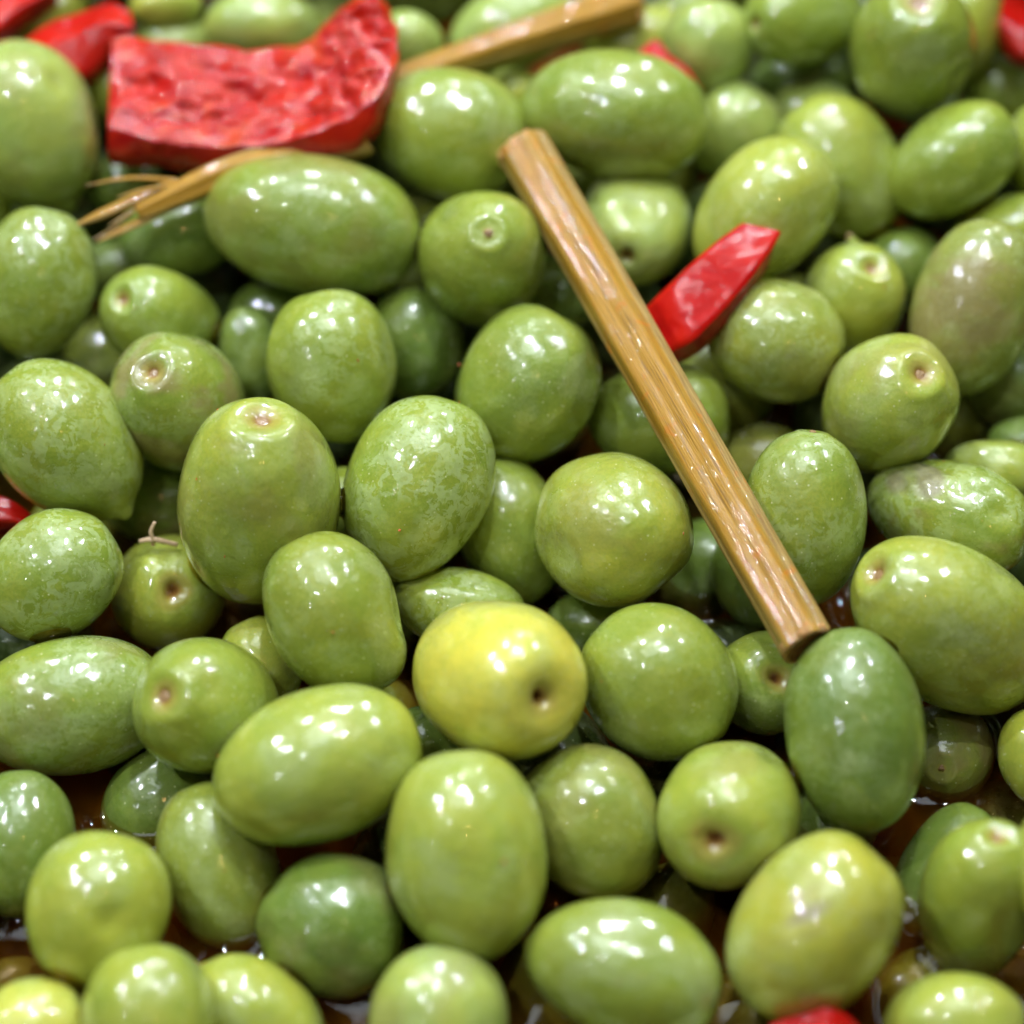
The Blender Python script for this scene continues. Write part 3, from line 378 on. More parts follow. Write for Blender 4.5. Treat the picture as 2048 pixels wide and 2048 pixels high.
CONTACTS = [((-62.3, 64.67, 60.3), (-0.739, -0.085, 0.668), -0.2), ((-75.48, 60.03, 60.79), (0.547, 0.601, 0.583), -0.69), ((-21.55, 107.2, 60.59), (0.889, -0.217, 0.403), -0.41), ((25.44, 86.97, 68.05), (-0.645, 0.698, -0.31), -0.71), ((23.67, 93.44, 65.59), (-0.419, -0.879, 0.229), 0.1), ((35.49, 83.16, 72.23), (-0.915, -0.022, -0.404), -0.72), ((31.56, 78.03, 65.1), (-0.33, 0.673, 0.662), -0.84), ((45.02, 83.66, 59.7), (0.026, 0.995, -0.096), 0.18), ((38.89, 77.61, 60.28), (0.833, 0.532, -0.153), -0.12), ((71.18, 86.98, 62.18), (-0.593, 0.08, 0.801), -0.75), ((2.19, 64.96, 70.11), (0.95, 0.134, 0.284), -0.02), ((43.01, 57.93, 65.34), (0.623, 0.717, -0.312), 0.12), ((53.88, 56.63, 56.13), (-0.497, 0.651, 0.574), 0.05), ((67.22, 56.39, 61.63), (-0.55, 0.558, 0.622), 0.04), ((-13.28, 46.93, 63.11), (-0.971, 0.227, 0.079), 0.38), ((11.61, 49.28, 56.01), (0.746, 0.476, 0.465), -0.65), ((-48.16, 31.07, 56.17), (-0.303, 0.946, 0.115), -0.15), ((-42.04, 37.84, 53.93), (-0.979, 0.188, 0.077), 0.42), ((-47.49, 20.19, 46.0), (0.304, 0.486, 0.819), -0.73), ((-0.96, 15.9, 51.63), (0.165, 0.818, 0.552), -0.29), ((43.36, 36.7, 58.28), (-0.705, -0.695, 0.141), 0.15), ((44.52, 25.84, 58.15), (-0.775, 0.612, 0.16), -0.52), ((52.94, 47.72, 53.88), (-0.603, -0.775, 0.187), 0.5), ((63.41, 52.75, 55.05), (-0.932, 0.006, -0.363), 0.23), ((68.1, 34.15, 52.64), (-0.571, -0.077, 0.817), -0.15), ((53.72, 12.88, 53.89), (-0.236, 0.856, 0.46), -0.74), ((69.74, 18.51, 48.98), (0.413, 0.843, -0.344), 0.06), ((62.41, 12.05, 51.04), (0.536, 0.825, -0.179), 0.07), ((46.45, -19.89, 56.15), (0.642, 0.761, 0.093), -0.14), ((-23.01, 4.24, 56.83), (-0.983, -0.1, 0.152), 0.49), ((-41.05, 1.01, 47.3), (0.771, 0.12, 0.626), 0.01), ((-11.48, -1.85, 49.17), (-0.312, 0.707, 0.634), -0.62), ((-19.34, 9.41, 49.69), (0.638, -0.426, 0.642), -0.58), ((-59.88, -11.91, 48.58), (-0.242, 0.879, 0.411), 0.46), ((-45.67, -21.02, 46.68), (-0.886, 0.298, -0.356), -0.45), ((-49.33, -24.34, 39.91), (-0.546, 0.622, 0.561), 0.18), ((-33.24, -29.53, 51.5), (-0.693, 0.713, -0.104), 0.1), ((-41.72, -25.42, 41.6), (0.42, 0.356, 0.835), 0.12), ((5.41, 5.62, 49.31), (-0.821, 0.265, -0.505), -0.41), ((27.56, -18.73, 47.71), (-0.918, -0.269, 0.292), -0.34), ((23.75, -28.72, 48.25), (-0.464, 0.85, 0.249), 0.46), ((35.33, -33.93, 49.21), (0.906, 0.289, 0.308), 0.42), ((-13.0, -38.1, 52.99), (-0.818, 0.575, 0.009), 0.17), ((-33.42, -37.74, 46.26), (0.621, 0.213, 0.754), -0.6), ((2.5, -41.15, 48.52), (-0.825, -0.437, 0.358), 0.2), ((-13.5, -48.98, 45.5), (0.851, 0.13, 0.509), 0.32), ((18.7, -38.59, 46.44), (-0.97, 0.03, -0.239), -0.34), ((30.91, -46.86, 49.84), (-0.596, 0.803, 0.024), 0.41), ((-41.75, -33.43, 38.83), (-0.571, 0.678, -0.463), 0.43), ((-29.48, -46.71, 39.59), (-0.866, 0.447, -0.225), -0.38), ((-45.83, -58.59, 45.61), (-0.545, 0.838, -0.022), -0.87), ((-53.09, -59.42, 43.71), (0.367, 0.918, 0.149), 0.36), ((-27.08, -57.04, 40.19), (0.549, 0.83, 0.1), -0.31), ((-49.85, -65.0, 43.64), (0.988, -0.025, 0.152), -0.1), ((-53.72, 54.66, 53.64), (-0.525, 0.136, -0.84), -0.39), ((-36.59, 40.8, 51.87), (-0.221, -0.886, 0.408), -0.04), ((37.21, -36.69, 31.1), (0.367, 0.741, 0.563), -0.21)]
MM = 0.001
def V(p): return Vector(p) * MM
rnd = random.Random(11)

# ------------------------------------------------------------------ materials
class N:
    """small node-tree writer"""
    def __init__(s, name):
        s.m = bpy.data.materials.new(name); s.m.use_nodes = True; s.t = s.m.node_tree; s.t.nodes.clear()
        s.out = s.n('OutputMaterial')
    def n(s, typ, **k):
        x = s.t.nodes.new('ShaderNode' + typ)
        for a, b in k.items(): setattr(x, a, b)
        return x
    def put(s, sock, v):
        if hasattr(v, 'is_output') or isinstance(v, bpy.types.NodeSocket): s.t.links.new(v, sock)
        elif v is not None: sock.default_value = v
    def math(s, op, a, b=0.0, c=None, clamp=False):
        x = s.n('Math', operation=op, use_clamp=clamp); s.put(x.inputs[0], a); s.put(x.inputs[1], b)
        if c is not None: s.put(x.inputs[2], c)
        return x.outputs[0]
    def mix(s, f, a, b, mode='MIX'):
        x = s.n('Mix', data_type='RGBA', blend_type=mode); s.put(x.inputs[0], f); s.put(x.inputs[6], a); s.put(x.inputs[7], b)
        return x.outputs[2]
    def ramp(s, v, lo, hi, a=0.0, b=1.0, smooth=True):
        x = s.n('MapRange', interpolation_type='SMOOTHSTEP' if smooth else 'LINEAR')
        s.put(x.inputs[0], v); x.inputs[1].default_value = lo; x.inputs[2].default_value = hi
        x.inputs[3].default_value = a; x.inputs[4].default_value = b
        return x.outputs[0]
    def noise(s, vec, scale, detail=2.0, rough=.5, dist=0.0):
        x = s.n('TexNoise'); s.put(x.inputs['Vector'], vec); x.inputs['Scale'].default_value = scale
        x.inputs['Detail'].default_value = detail; x.inputs['Roughness'].default_value = rough; x.inputs['Distortion'].default_value = dist
        return x.outputs[0]
    def voro(s, vec, scale, feat='F1', rand=1.0):
        x = s.n('TexVoronoi', feature=feat); s.put(x.inputs['Vector'], vec); x.inputs['Scale'].default_value = scale; x.inputs['Randomness'].default_value = rand
        return x.outputs[0]
    def vec(s, op, a, b):
        x = s.n('VectorMath', operation=op); s.put(x.inputs[0], a); s.put(x.inputs[1], b); return x.outputs[0]
    def bump(s, h, dist, strength=1.0, normal=None):
        x = s.n('Bump'); s.put(x.inputs['Height'], h); x.inputs['Distance'].default_value = dist; x.inputs['Strength'].default_value = strength
        if normal is not None: s.put(x.inputs['Normal'], normal)
        return x.outputs[0]
    def objvec(s, stretch=(1, 1, 1), rand=True):
        tc = s.n('TexCoord'); v = s.vec('MULTIPLY', tc.outputs['Object'], tuple(1000 * q for q in stretch))
        if rand:
            oi = s.n('ObjectInfo'); r = s.n('CombineXYZ')
            s.put(r.inputs[0], s.math('MULTIPLY', oi.outputs['Random'], 917.0)); s.put(r.inputs[1], s.math('MULTIPLY', oi.outputs['Random'], 433.0)); s.put(r.inputs[2], s.math('MULTIPLY', oi.outputs['Random'], 211.0))
            v = s.vec('ADD', v, r.outputs[0])
        return v
    def attr(s, name, kind='GEOMETRY'):
        return s.n('Attribute', attribute_type=kind, attribute_name=name)
    def principled(s, **k):
        p = s.n('BsdfPrincipled')
        for a, b in k.items(): s.put(p.inputs[a.replace('_', ' ')], b)
        s.t.links.new(p.outputs[0], s.out.inputs['Surface']); return p

def olive_material():
    m = N('olive_skin'); v = m.objvec()
    base = m.n('ObjectInfo').outputs['Color']
    mott = m.attr('film', 'OBJECT').outputs['Fac']; blush = m.attr('blush', 'OBJECT').outputs['Fac']
    pit = m.attr('pit').outputs['Fac']; scar = m.attr('scar').outputs['Fac']
    # broad drifts of yellower and deeper green
    big = m.noise(v, .11, 3, .55, .4)
    c = m.mix(m.ramp(big, .36, .66), base, m.mix(1.0, base, (1.16, 1.05, .75, 1), 'MULTIPLY'))
    deep = m.noise(m.vec('ADD', v, (31, 7, 3)), .16, 3, .6, .5)
    c = m.mix(m.ramp(deep, .50, .70, 0, .40), c, m.mix(1.0, base, (.74, .86, .62, 1), 'MULTIPLY'))
    c = m.mix(m.ramp(big, .45, .30, 0, .38), c, (.47, .53, .25, 1))
    # fine speckle of the skin
    sp = m.noise(v, 2.6, 3, .65)
    c = m.mix(m.ramp(sp, .42, .60, 0, .38), c, m.mix(1.0, base, (.70, .84, .55, 1), 'MULTIPLY'))
    dots = m.voro(v, .90)
    c = m.mix(m.ramp(dots, .07, .15, .72, 0), c, (.70, .74, .40, 1))
    # lacy pale film
    lace = m.noise(v, .50, 4, .70, .7)
    area_ = m.ramp(m.noise(m.vec('ADD', v, (3, 77, 15)), .12, 2, .5, .3), .34, .56)
    f = m.math('MULTIPLY', m.ramp(lace, .47, .515), m.math('MULTIPLY', area_, mott))
    cells = m.ramp(m.voro(v, .95), .20, .44)
    f = m.math('MULTIPLY', f, m.math('ADD', m.math('MULTIPLY', cells, .55), .45), clamp=True)
    c = m.mix(m.math('MULTIPLY', f, .62), c, m.mix(.55, m.mix(1.0, base, (1.35, 1.25, 1.5, 1), 'MULTIPLY'), (.50, .62, .33, 1)))
    # bruised, brown side of a few
    br = m.math('MULTIPLY', m.ramp(m.noise(m.vec('ADD', v, (9, 1, 44)), .10, 3, .55, .3), .46, .64), blush)
    c = m.mix(m.math('MULTIPLY', br, .8), c, (.32, .24, .10, 1))
    # brown inside the pit
    c = m.mix(m.ramp(pit, .10, .40, 0, .65), c, (.42, .33, .07, 1))
    c = m.mix(m.ramp(pit, .42, .95, 0, .95), c, (.30, .125, .028, 1))
    c = m.mix(m.ramp(scar, .25, .75, 0, .75), c, m.mix(m.noise(v, .9, 4, .7), (.17, .13, .07, 1), (.42, .36, .24, 1)))
    # relief: soft unevenness, grain, and on the wet coat tiny droplets of brine
    soft = m.noise(v, .38, 2, .5); grain = m.noise(v, 3.0, 2, .6)
    b3 = m.bump(m.math('MULTIPLY_ADD', grain, .11, soft), .00022)
    wave = m.noise(v, .85, 2, .55, .5); drops = m.ramp(m.voro(m.vec('ADD', v, (5, 5, 5)), .60), .05, .22, 1, 0)
    h = m.math('MULTIPLY_ADD', grain, .10, m.math('MULTIPLY_ADD', drops, .22, m.math('MULTIPLY_ADD', wave, .26, soft)))
    wet3 = m.bump(h, .00013)
    rough = m.math('ADD', m.ramp(big, .3, .7, .24, .36), m.math('MULTIPLY', f, .12))
    p = m.principled(Base_Color=c, Roughness=rough, Normal=b3, Subsurface_Weight=.28, Subsurface_Scale=.0025,
                     Coat_Weight=.9, Coat_Roughness=m.ramp(deep, .42, .62, .015, .06), Coat_Normal=wet3, IOR=1.50, Coat_IOR=1.56)
    p.inputs['Subsurface Radius'].default_value = (.9, 1.0, .25); p.subsurface_method = 'RANDOM_WALK'
    return m.m

def scar_material():
    m = N('corky_scar'); v = m.objvec()
    c = m.mix(m.noise(v, 2.2, 4, .7), (.20, .09, .03, 1), (.52, .33, .14, 1))
    m.principled(Base_Color=c, Roughness=.35, Normal=m.bump(m.noise(v, 3, 4, .7), .00015), Coat_Weight=.7, Coat_Roughness=.08)
    return m.m

def pepper_material(flesh, smooth=False):
    m = N('pepper_flesh' if flesh else 'pepper_skin'); v = m.objvec()
    if flesh:
        c = m.mix(m.ramp(m.noise(v, .28, 4, .6, .8), .35, .68), (.42, .003, .004, 1), (.58, .018, .004, 1))
        c = m.mix(m.ramp(m.noise(v, .55, 4, .6, 1.2), .54, .66, 0, .25), c, (.58, .035, .02, 1))
        c = m.mix(m.ramp(m.noise(m.vec('ADD', v, (4, 9, 2)), .16, 3, .6, .8), .56, .66, 0, .55), c, (.66, .07, .006, 1))
        n1 = m.bump(m.noise(v, .30, 2, .5, .6), .0006); n2 = m.bump(m.noise(v, .85, 3, .55, .4), .00050, 1, n1)
        n3 = n1; r = .32; cn = n2
    else:
        c = m.mix(m.ramp(m.noise(v, .2, 3, .6, .4), .35, .7), *(((.46, .005, .004, 1), (.56, .012, .004, 1)) if smooth else ((.34, .004, .006, 1), (.46, .018, .005, 1))))
        n1 = m.bump(m.noise(v, .30, 2, .5), .00010); cn = m.bump(m.noise(v, 1.8, 3, .6), .00005, 1, n1); n3 = n1; r = .30
    p = m.principled(Base_Color=c, Roughness=r, Normal=n3, Coat_Weight=1.0 if flesh else (.28 if smooth else .45), Coat_Roughness=.04 if flesh else .07, Coat_Normal=cn, Subsurface_Weight=.12, Subsurface_Scale=.002, Specular_IOR_Level=.12)
    p.inputs['Subsurface Radius'].default_value = (1.2, .25, .1)
    return m.m

def stalk_material(kind):
    m = N('stalk_' + kind)
    if kind == 'rind':
        v = m.objvec((1, 1, .045), rand=False); v2 = m.objvec(rand=False)
        c = m.mix(m.ramp(m.noise(v, 2.6, 5, .7), .34, .66), (.28, .165, .042, 1), (.50, .33, .105, 1))
        c = m.mix(m.ramp(m.noise(m.vec('MULTIPLY', v, (1, 1, .5)), .22, 2, .5), .46, .56, 0, .85), c, (.48, .235, .018, 1))
        c = m.mix(m.ramp(m.noise(v, 4.0, 3, .6), .50, .66, 0, .6), c, (.20, .10, .03, 1))
        c = m.mix(m.ramp(m.noise(v2, .35, 3, .6, .5), .58, .72, 0, .55), c, (.60, .17, .010, 1))
        n1 = m.bump(m.noise(v, 3.0, 4, .6), .00016); n2 = m.bump(m.noise(v2, 1.1, 3, .6), .00022, 1, n1)
        dr = m.bump(m.ramp(m.voro(v2, 1.3), .04, .22, 1, 0), .00006, 1, m.bump(m.noise(m.vec('ADD', v, m.vec('MULTIPLY', v2, (0, 0, .25))), 1.4, 3, .6), .00010))
        m.principled(Base_Color=c, Roughness=.36, Specular_IOR_Level=.2, Normal=n1, Coat_Weight=.6, Coat_Roughness=.05, Coat_IOR=1.5, Coat_Normal=dr, Subsurface_Weight=.08, Subsurface_Scale=.001)
    else:
        v = m.objvec(rand=False)
        c = m.mix(m.noise(v, 1.2, 4, .7), (.74, .28, .05, 1), (.80, .50, .22, 1))
        m.principled(Base_Color=c, Roughness=.4, Normal=m.bump(m.noise(v, 2.5, 4, .7), .0005), Coat_Weight=.6, Coat_Roughness=.15, Subsurface_Weight=.2, Subsurface_Scale=.001)
    return m.m

def plain(name, c, rough, coat=.5):
    m = N(name); v = m.objvec(rand=False)
    m.principled(Base_Color=m.mix(m.noise(v, 1.5, 3), c, tuple(min(1, x * 1.25) for x in c[:3]) + (1,)), Roughness=rough, Coat_Weight=coat, Coat_Roughness=.08)
    return m.m

def oil_material(name, absorb):
    m = N(name); v = m.n('TexCoord').outputs['Object']; v = m.vec('MULTIPLY', v, (1000, 1000, 1000))
    n = m.bump(m.noise(v, .08, 1, .5), .0004) if absorb else m.bump(m.noise(v, .8, 2), .00012)
    fr = m.n('Fresnel'); fr.inputs[0].default_value = 1.47; m.put(fr.inputs['Normal'], n)
    tr = m.n('BsdfTransparent'); tr.inputs[0].default_value = (.97, .90, .78, 1) if absorb else (.93, .74, .42, 1)
    gl = m.n('BsdfGlossy'); gl.inputs['Roughness'].default_value = .03; m.put(gl.inputs['Normal'], n)
    mx = m.n('MixShader'); m.put(mx.inputs[0], fr.outputs[0]); m.put(mx.inputs[1], tr.outputs[0]); m.put(mx.inputs[2], gl.outputs[0])
    m.t.links.new(mx.outputs[0], m.out.inputs['Surface'])
    if absorb:
        a = m.n('VolumeAbsorption'); a.inputs['Color'].default_value = (.93, .40, .01, 1); a.inputs['Density'].default_value = 140
        sc = m.n('VolumeScatter'); sc.inputs['Color'].default_value = (1, .42, .03, 1); sc.inputs['Density'].default_value = 60
        ad = m.n('AddShader'); m.put(ad.inputs[0], a.outputs[0]); m.put(ad.inputs[1], sc.outputs[0])
        m.t.links.new(ad.outputs[0], m.out.inputs['Volume'])
    return m.m

M = dict(olive=olive_material(), scar=scar_material(), flesh=pepper_material(True), skin=pepper_material(False), smooth=pepper_material(False, True),
         rind=stalk_material('rind'), pith=stalk_material('pith'), oil=oil_material('oil', True), film=oil_material('oil_film', False),
         fibre=plain('fibre', (.62, .42, .26, 1), .4), fleck=plain('spice', (.45, .10, .02, 1), .4), tray=plain('tray', (.55, .50, .42, 1), .35, .2))

# ------------------------------------------------------------------ mesh helpers
def mesh_obj(name, verts, faces, mat, parent=None, loc=None, rot=None, attrs=None, smooth=True):
    me = bpy.data.meshes.new(name); me.from_pydata([tuple(v) for v in verts], [], faces)
    if smooth: me.shade_smooth()
    if attrs:
        for k, a in attrs.items():
            at = me.attributes.new(k, 'FLOAT', 'POINT'); at.data.foreach_set('value', np.asarray(a, dtype=np.float32))
    me.materials.append(mat); me.update()
    o = bpy.data.objects.new(name, me); col.objects.link(o)
    if loc is not None: o.location = loc
    if rot is not None: o.rotation_euler = rot.to_euler()
    if parent is not None: o.parent = parent
    return o

def tag(o, label=None, cat=None, group=None, kind=None):
    if label: o['label'] = label
    if cat: o['category'] = cat
    if group: o['group'] = group
    if kind: o['kind'] = kind
    return o

def grid_faces(nt, nphi):
    f = []
    for i in range(nt - 1):
        for j in range(nphi):
            a = 1 + i * nphi + j; b = 1 + i * nphi + (j + 1) % nphi
            f.append((a, a + nphi, b + nphi, b))
    for j in range(nphi):
        f.append((0, 1 + j, 1 + (j + 1) % nphi))
    last = 1 + nt * nphi
    for j in range(nphi):
        f.append((last, last - nphi + (j + 1) % nphi, last - nphi + j))
    return f
FACES = {}

def frame_of(axis):
    z = Vector(axis).normalized(); x = z.cross(Vector((.3, .2, 1)))
    if x.length < 1e-3: x = Vector((1, 0, 0))
    x.normalize(); y = z.cross(x)
    return Matrix((x, y, z)).transposed()

def olive_shape(W, L, feat, F, seed, nt=78, nphi=96, rough=1.0):
    r = np.random.default_rng(seed)
    t = (np.arange(1, nt + 1) / (nt + 1)); th = np.pi * (0.62 * t + 0.38 * t ** 2.2)
    th = np.concatenate([[0.0], np.repeat(th, nphi), [np.pi]])
    ph = np.concatenate([[0.0], np.tile(np.arange(nphi) / nphi * 2 * np.pi, nt), [0.0]])
    d = np.stack([np.sin(th) * np.cos(ph), np.sin(th) * np.sin(ph), np.cos(th)], 1)
    taper = r.uniform(.0, .07)
    rho = W * np.abs(np.sin(th)) ** .96 * (1 + taper * np.cos(th))
    z = L * np.sign(np.cos(th)) * np.abs(np.cos(th)) ** .98
    p = np.stack([rho * np.cos(ph), rho * np.sin(ph), z], 1)
    nrm = p / np.array([W * W, W * W, L * L]); nrm /= np.linalg.norm(nrm, axis=1)[:, None]
    disp = np.zeros(len(p)); pit = np.zeros(len(p)); scar = np.zeros(len(p))
    for k in range(6):                                     # every olive is a little uneven
        kv = r.normal(size=3) * (1.5 + .5 * k); disp += W * .013 * rough * np.sin(d @ kv + r.uniform(0, 6.3)) / (1 + .25 * k)
    for k in range(3):                                     # soft dents where neighbours pressed
        c = r.normal(size=3); c /= np.linalg.norm(c); ang = np.arccos(np.clip(d @ c, -1, 1))
        disp -= W * r.uniform(.02, .085) * rough * np.exp(-(ang / r.uniform(.18, .5)) ** 2)
    up = z > 0; q = rho / W * r.uniform(.80, 1.15); q = np.where(up, q, 9.0); g = lambda w: np.exp(-(q / w) ** 2)
    wob = 1 + .07 * np.sin(2 * ph + seed) + .05 * np.sin(3 * ph + 2 * seed)
    def dent(cv, depth, width):
        c = np.array(F.transposed() @ (RIGHT * cv[0] + UP * cv[1] - FWD * cv[2])); c /= np.linalg.norm(c)
        ang = np.arccos(np.clip(d @ c, -1, 1)); return -W * depth * np.exp(-(ang / width) ** 2)
    if 's' in feat:
        disp += W * (-.065 * g(.42) - .11 * g(.18) + .026 * np.exp(-((q - .36 * wob) / .10) ** 2)); pit = 1.0 * g(.19)
    elif 'H' in feat:
        disp += W * (-.21 * g(.38) - .17 * np.exp(-(q * wob / .15) ** 2.4)); pit = np.exp(-(q * wob / .27) ** 2)
    elif 'h' in feat:
        disp += W * (-.12 * g(.38) - .24 * np.exp(-(q * wob / .14) ** 2.4)); pit = .95 * np.exp(-(q * wob / .16) ** 2.4)
    elif 'c' in feat:
        disp += W * (-.045 * g(.34) + .03 * np.exp(-((q - .24) / .08) ** 2)); pit = .6 * g(.09)
    elif 'S' in feat:
        disp += W * .10 * g(.16); pit = g(.13)
    else:
        disp += W * (-.03 * g(.3) - .04 * g(.11)); pit = .5 * g(.07)
    dn = np.where(z < 0, rho / W, 9.0)
    disp += W * (.13 if 'n' in feat else .025) * np.exp(-(dn / .15) ** 2)
    if 'D' in feat: disp += dent((.98, .13, .05), .34, .21) + dent((.78, -.60, .1), -.11, .38)
    if 'd' in feat: disp += dent((-.72, -.80, .05), .30, .24)
    if 'T' in feat: disp += dent((-.05, 1, .12), -.13, .10)
    if 'W' in feat:
        c = np.array(F.transposed() @ (RIGHT * -.55 + UP * .62 - FWD * .55)); c /= np.linalg.norm(c)
        ang = np.arccos(np.clip(d @ c, -1, 1)); m_ = np.exp(-(ang / .50) ** 4); scar = m_ * (.75 + .25 * np.sin(d @ np.array([9, 5, 14.])))
        kv = np.array(F.transposed() @ (RIGHT * .9 + UP * .35)); disp += m_ * W * .022 * np.sin(d @ kv * 42 + 2.2 * np.sin(d @ np.array(F.transposed() @ UP) * 7))
        disp += -W * .05 * np.exp(-((ang - .5) / .12) ** 2) * (d @ kv > 0)
    if 'w' in feat:                                        # pale scuffed patch
        c = np.array(F.transposed() @ (RIGHT * -.28 + UP * .30 - FWD * .9)); c /= np.linalg.norm(c)
        ang = np.arccos(np.clip(d @ c, -1, 1)); scar = np.exp(-(ang / .42) ** 2) * np.clip(.55 + .35 * np.sin(d @ np.array([11., 7, 5])) * np.sin(d @ np.array([-6., 12, 9])), 0, 1); disp -= W * .02 * scar
    p = p + nrm * disp[:, None]
    key = (nt, nphi)
    if key not in FACES: FACES[key] = grid_faces(nt, nphi)
    return p * MM, FACES[key], dict(pit=pit, scar=scar)

TINT = {'E': (.055, .090, .018), 'G': (.278, .350, .052), 'L': (.376, .432, .068), 'P': (.390, .480, .120), 'D': (.170, .250, .045), 'O': (.300, .340, .055),  # E: darkness of the gaps put into the colour of the deep olives
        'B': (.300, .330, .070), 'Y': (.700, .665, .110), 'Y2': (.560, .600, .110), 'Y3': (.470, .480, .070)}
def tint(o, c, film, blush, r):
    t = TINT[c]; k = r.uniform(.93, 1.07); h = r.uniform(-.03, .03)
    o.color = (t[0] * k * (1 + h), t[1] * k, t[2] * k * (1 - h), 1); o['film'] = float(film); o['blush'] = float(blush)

def knob(name, R, H, seed, parent, z):
    """corky disc or stub in the stem cavity"""
    r = np.random.default_rng(seed); v = []; f = []; n = 18; rings = 7
    v.append((0, 0, H))
    for i in range(1, rings + 1):
        a = i / rings * math.pi / 2
        for j in range(n):
            b = j / n * 2 * math.pi; rr = R * math.sin(a) * (1 + .16 * math.sin(3 * b + seed) + .08 * r.normal())
            v.append((rr * math.cos(b), rr * math.sin(b), H * math.cos(a) * (1 + .15 * r.normal()) - (.25 * R if i == rings else 0)))
    for i in range(rings - 1):
        for j in range(n):
            a = 1 + i * n + j; b = 1 + i * n + (j + 1) % n; f.append((a, a + n, b + n, b))
    for j in range(n): f.append((0, 1 + j, 1 + (j + 1) % n))
    f.append(tuple(1 + (rings - 1) * n + j for j in reversed(range(n))))
    return mesh_obj(name, np.array(v) * MM + np.array([0, 0, z]), f, M['scar'], parent)

# ------------------------------------------------------------------ the setting: tray and oil
OILZ = 0.0375
FLOORZ = 0.006
def box(name, x0, x1, y0, y1, z0, z1, mat, top=True):
    v = [(x, y, z) for z in (z0, z1) for x, y in ((x0, y0), (x1, y0), (x1, y1), (x0, y1))]
    f = [(0, 3, 2, 1), (0, 1, 5, 4), (1, 2, 6, 5), (2, 3, 7, 6), (3, 0, 4, 7), (4, 5, 6, 7)]
    return mesh_obj(name, v, f, mat, smooth=False)
tray = tag(box('tray_floor', -.20, .20, -.15, .24, -.006, FLOORZ, M['tray']), kind='structure')

def oil_body():
    x0, x1, y0, y1 = -.13, .13, -.12, .14; h = .0007
    nx, ny = int((x1 - x0) / h), int((y1 - y0) / h)
    X, Y = np.meshgrid(np.linspace(x0, x1, nx), np.linspace(y0, y1, ny)); Z = np.zeros_like(X)
    allo = [(o[0], o[1], o[2], o[3]) for o in OLIVES] + BORDER + DEEP
    for P, W, L, ax in [q[:4] for q in allo]:                         # the oil climbs a little where it meets an olive
        P = np.array(P) * MM; W *= MM; L *= MM; ax = np.array(ax); ax = ax / np.linalg.norm(ax)
        if abs(P[2] - OILZ) > L * 1.1: continue
        i = np.where((np.abs(X[0] - P[0]) < L + .006))[0]; j = np.where((np.abs(Y[:, 0] - P[1]) < L + .006))[0]
        if len(i) == 0 or len(j) == 0: continue
        s = np.s_[j[0]:j[-1] + 1, i[0]:i[-1] + 1]
        dx = X[s] - P[0]; dy = Y[s] - P[1]; dz = OILZ - P[2]
        a = dx * ax[0] + dy * ax[1] + dz * ax[2]; r2 = dx * dx + dy * dy + dz * dz
        q = np.sqrt(np.maximum(1e-9, (r2 - a * a) / W ** 2 + a * a / L ** 2)); dist = (q - 1) * W
        Z[s] = np.maximum(Z[s], .0011 * np.exp(-np.maximum(dist, 0) / .0011))
    Z += .00003 * np.sin(X * 310 + Y * 120) * np.sin(Y * 260 - X * 70)
    v = np.stack([X.ravel(), Y.ravel(), (OILZ + Z).ravel()], 1)
    f = []
    for j in range(ny - 1):
        for i in range(nx - 1):
            a = j * nx + i; f.append((a, a + 1, a + nx + 1, a + nx))
    rim = [i for i in range(nx)] + [j * nx + nx - 1 for j in range(1, ny)] + [(ny - 1) * nx + i for i in range(nx - 2, -1, -1)] + [j * nx for j in range(ny - 2, 0, -1)]
    nb = len(v); low = v[rim].copy(); low[:, 2] = FLOORZ + .0005; v = np.concatenate([v, low]); n = len(rim)
    for k in range(n): f.append((rim[k], nb + k, nb + (k + 1) % n, rim[(k + 1) % n]))
    f.append(tuple(nb + k for k in reversed(range(n))))
    return mesh_obj('oil', v, f, M['oil'])
tag(oil_body(), kind='structure')

# ------------------------------------------------------------------ the olives of the picture
def parts_for(o, feat, W, L, seed, zpole):
    if 's' in feat: knob('stem_scar', W * .145, W * .03, seed, o, zpole - W * .004 * MM)
    elif 'c' in feat: knob('stem_scar', W * .06, W * .035, seed, o, zpole)
    elif 'S' in feat: knob('stem_stub', W * .11, W * .16, seed, o, zpole)
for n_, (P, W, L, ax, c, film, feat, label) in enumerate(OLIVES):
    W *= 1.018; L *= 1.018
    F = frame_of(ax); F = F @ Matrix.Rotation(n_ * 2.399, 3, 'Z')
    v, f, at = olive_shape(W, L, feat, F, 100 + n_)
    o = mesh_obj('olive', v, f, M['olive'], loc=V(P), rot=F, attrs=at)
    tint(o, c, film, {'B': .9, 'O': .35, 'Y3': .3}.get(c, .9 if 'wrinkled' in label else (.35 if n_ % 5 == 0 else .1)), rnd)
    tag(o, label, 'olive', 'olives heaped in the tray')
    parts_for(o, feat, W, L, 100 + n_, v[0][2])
    if 'T' in feat:
        k = knob('blossom_tip', W * .08, W * .12, n_, None, 0); d = (F.transposed() @ (RIGHT * -.05 + UP * 1 - FWD * .12)).normalized()
        e = math.sqrt(1 / ((d.x ** 2 + d.y ** 2) / W ** 2 + d.z ** 2 / L ** 2)); k.parent = o
        k.location = d * (e * 1.10 * MM); k.rotation_euler = d.to_track_quat('Z', 'Y').to_euler()

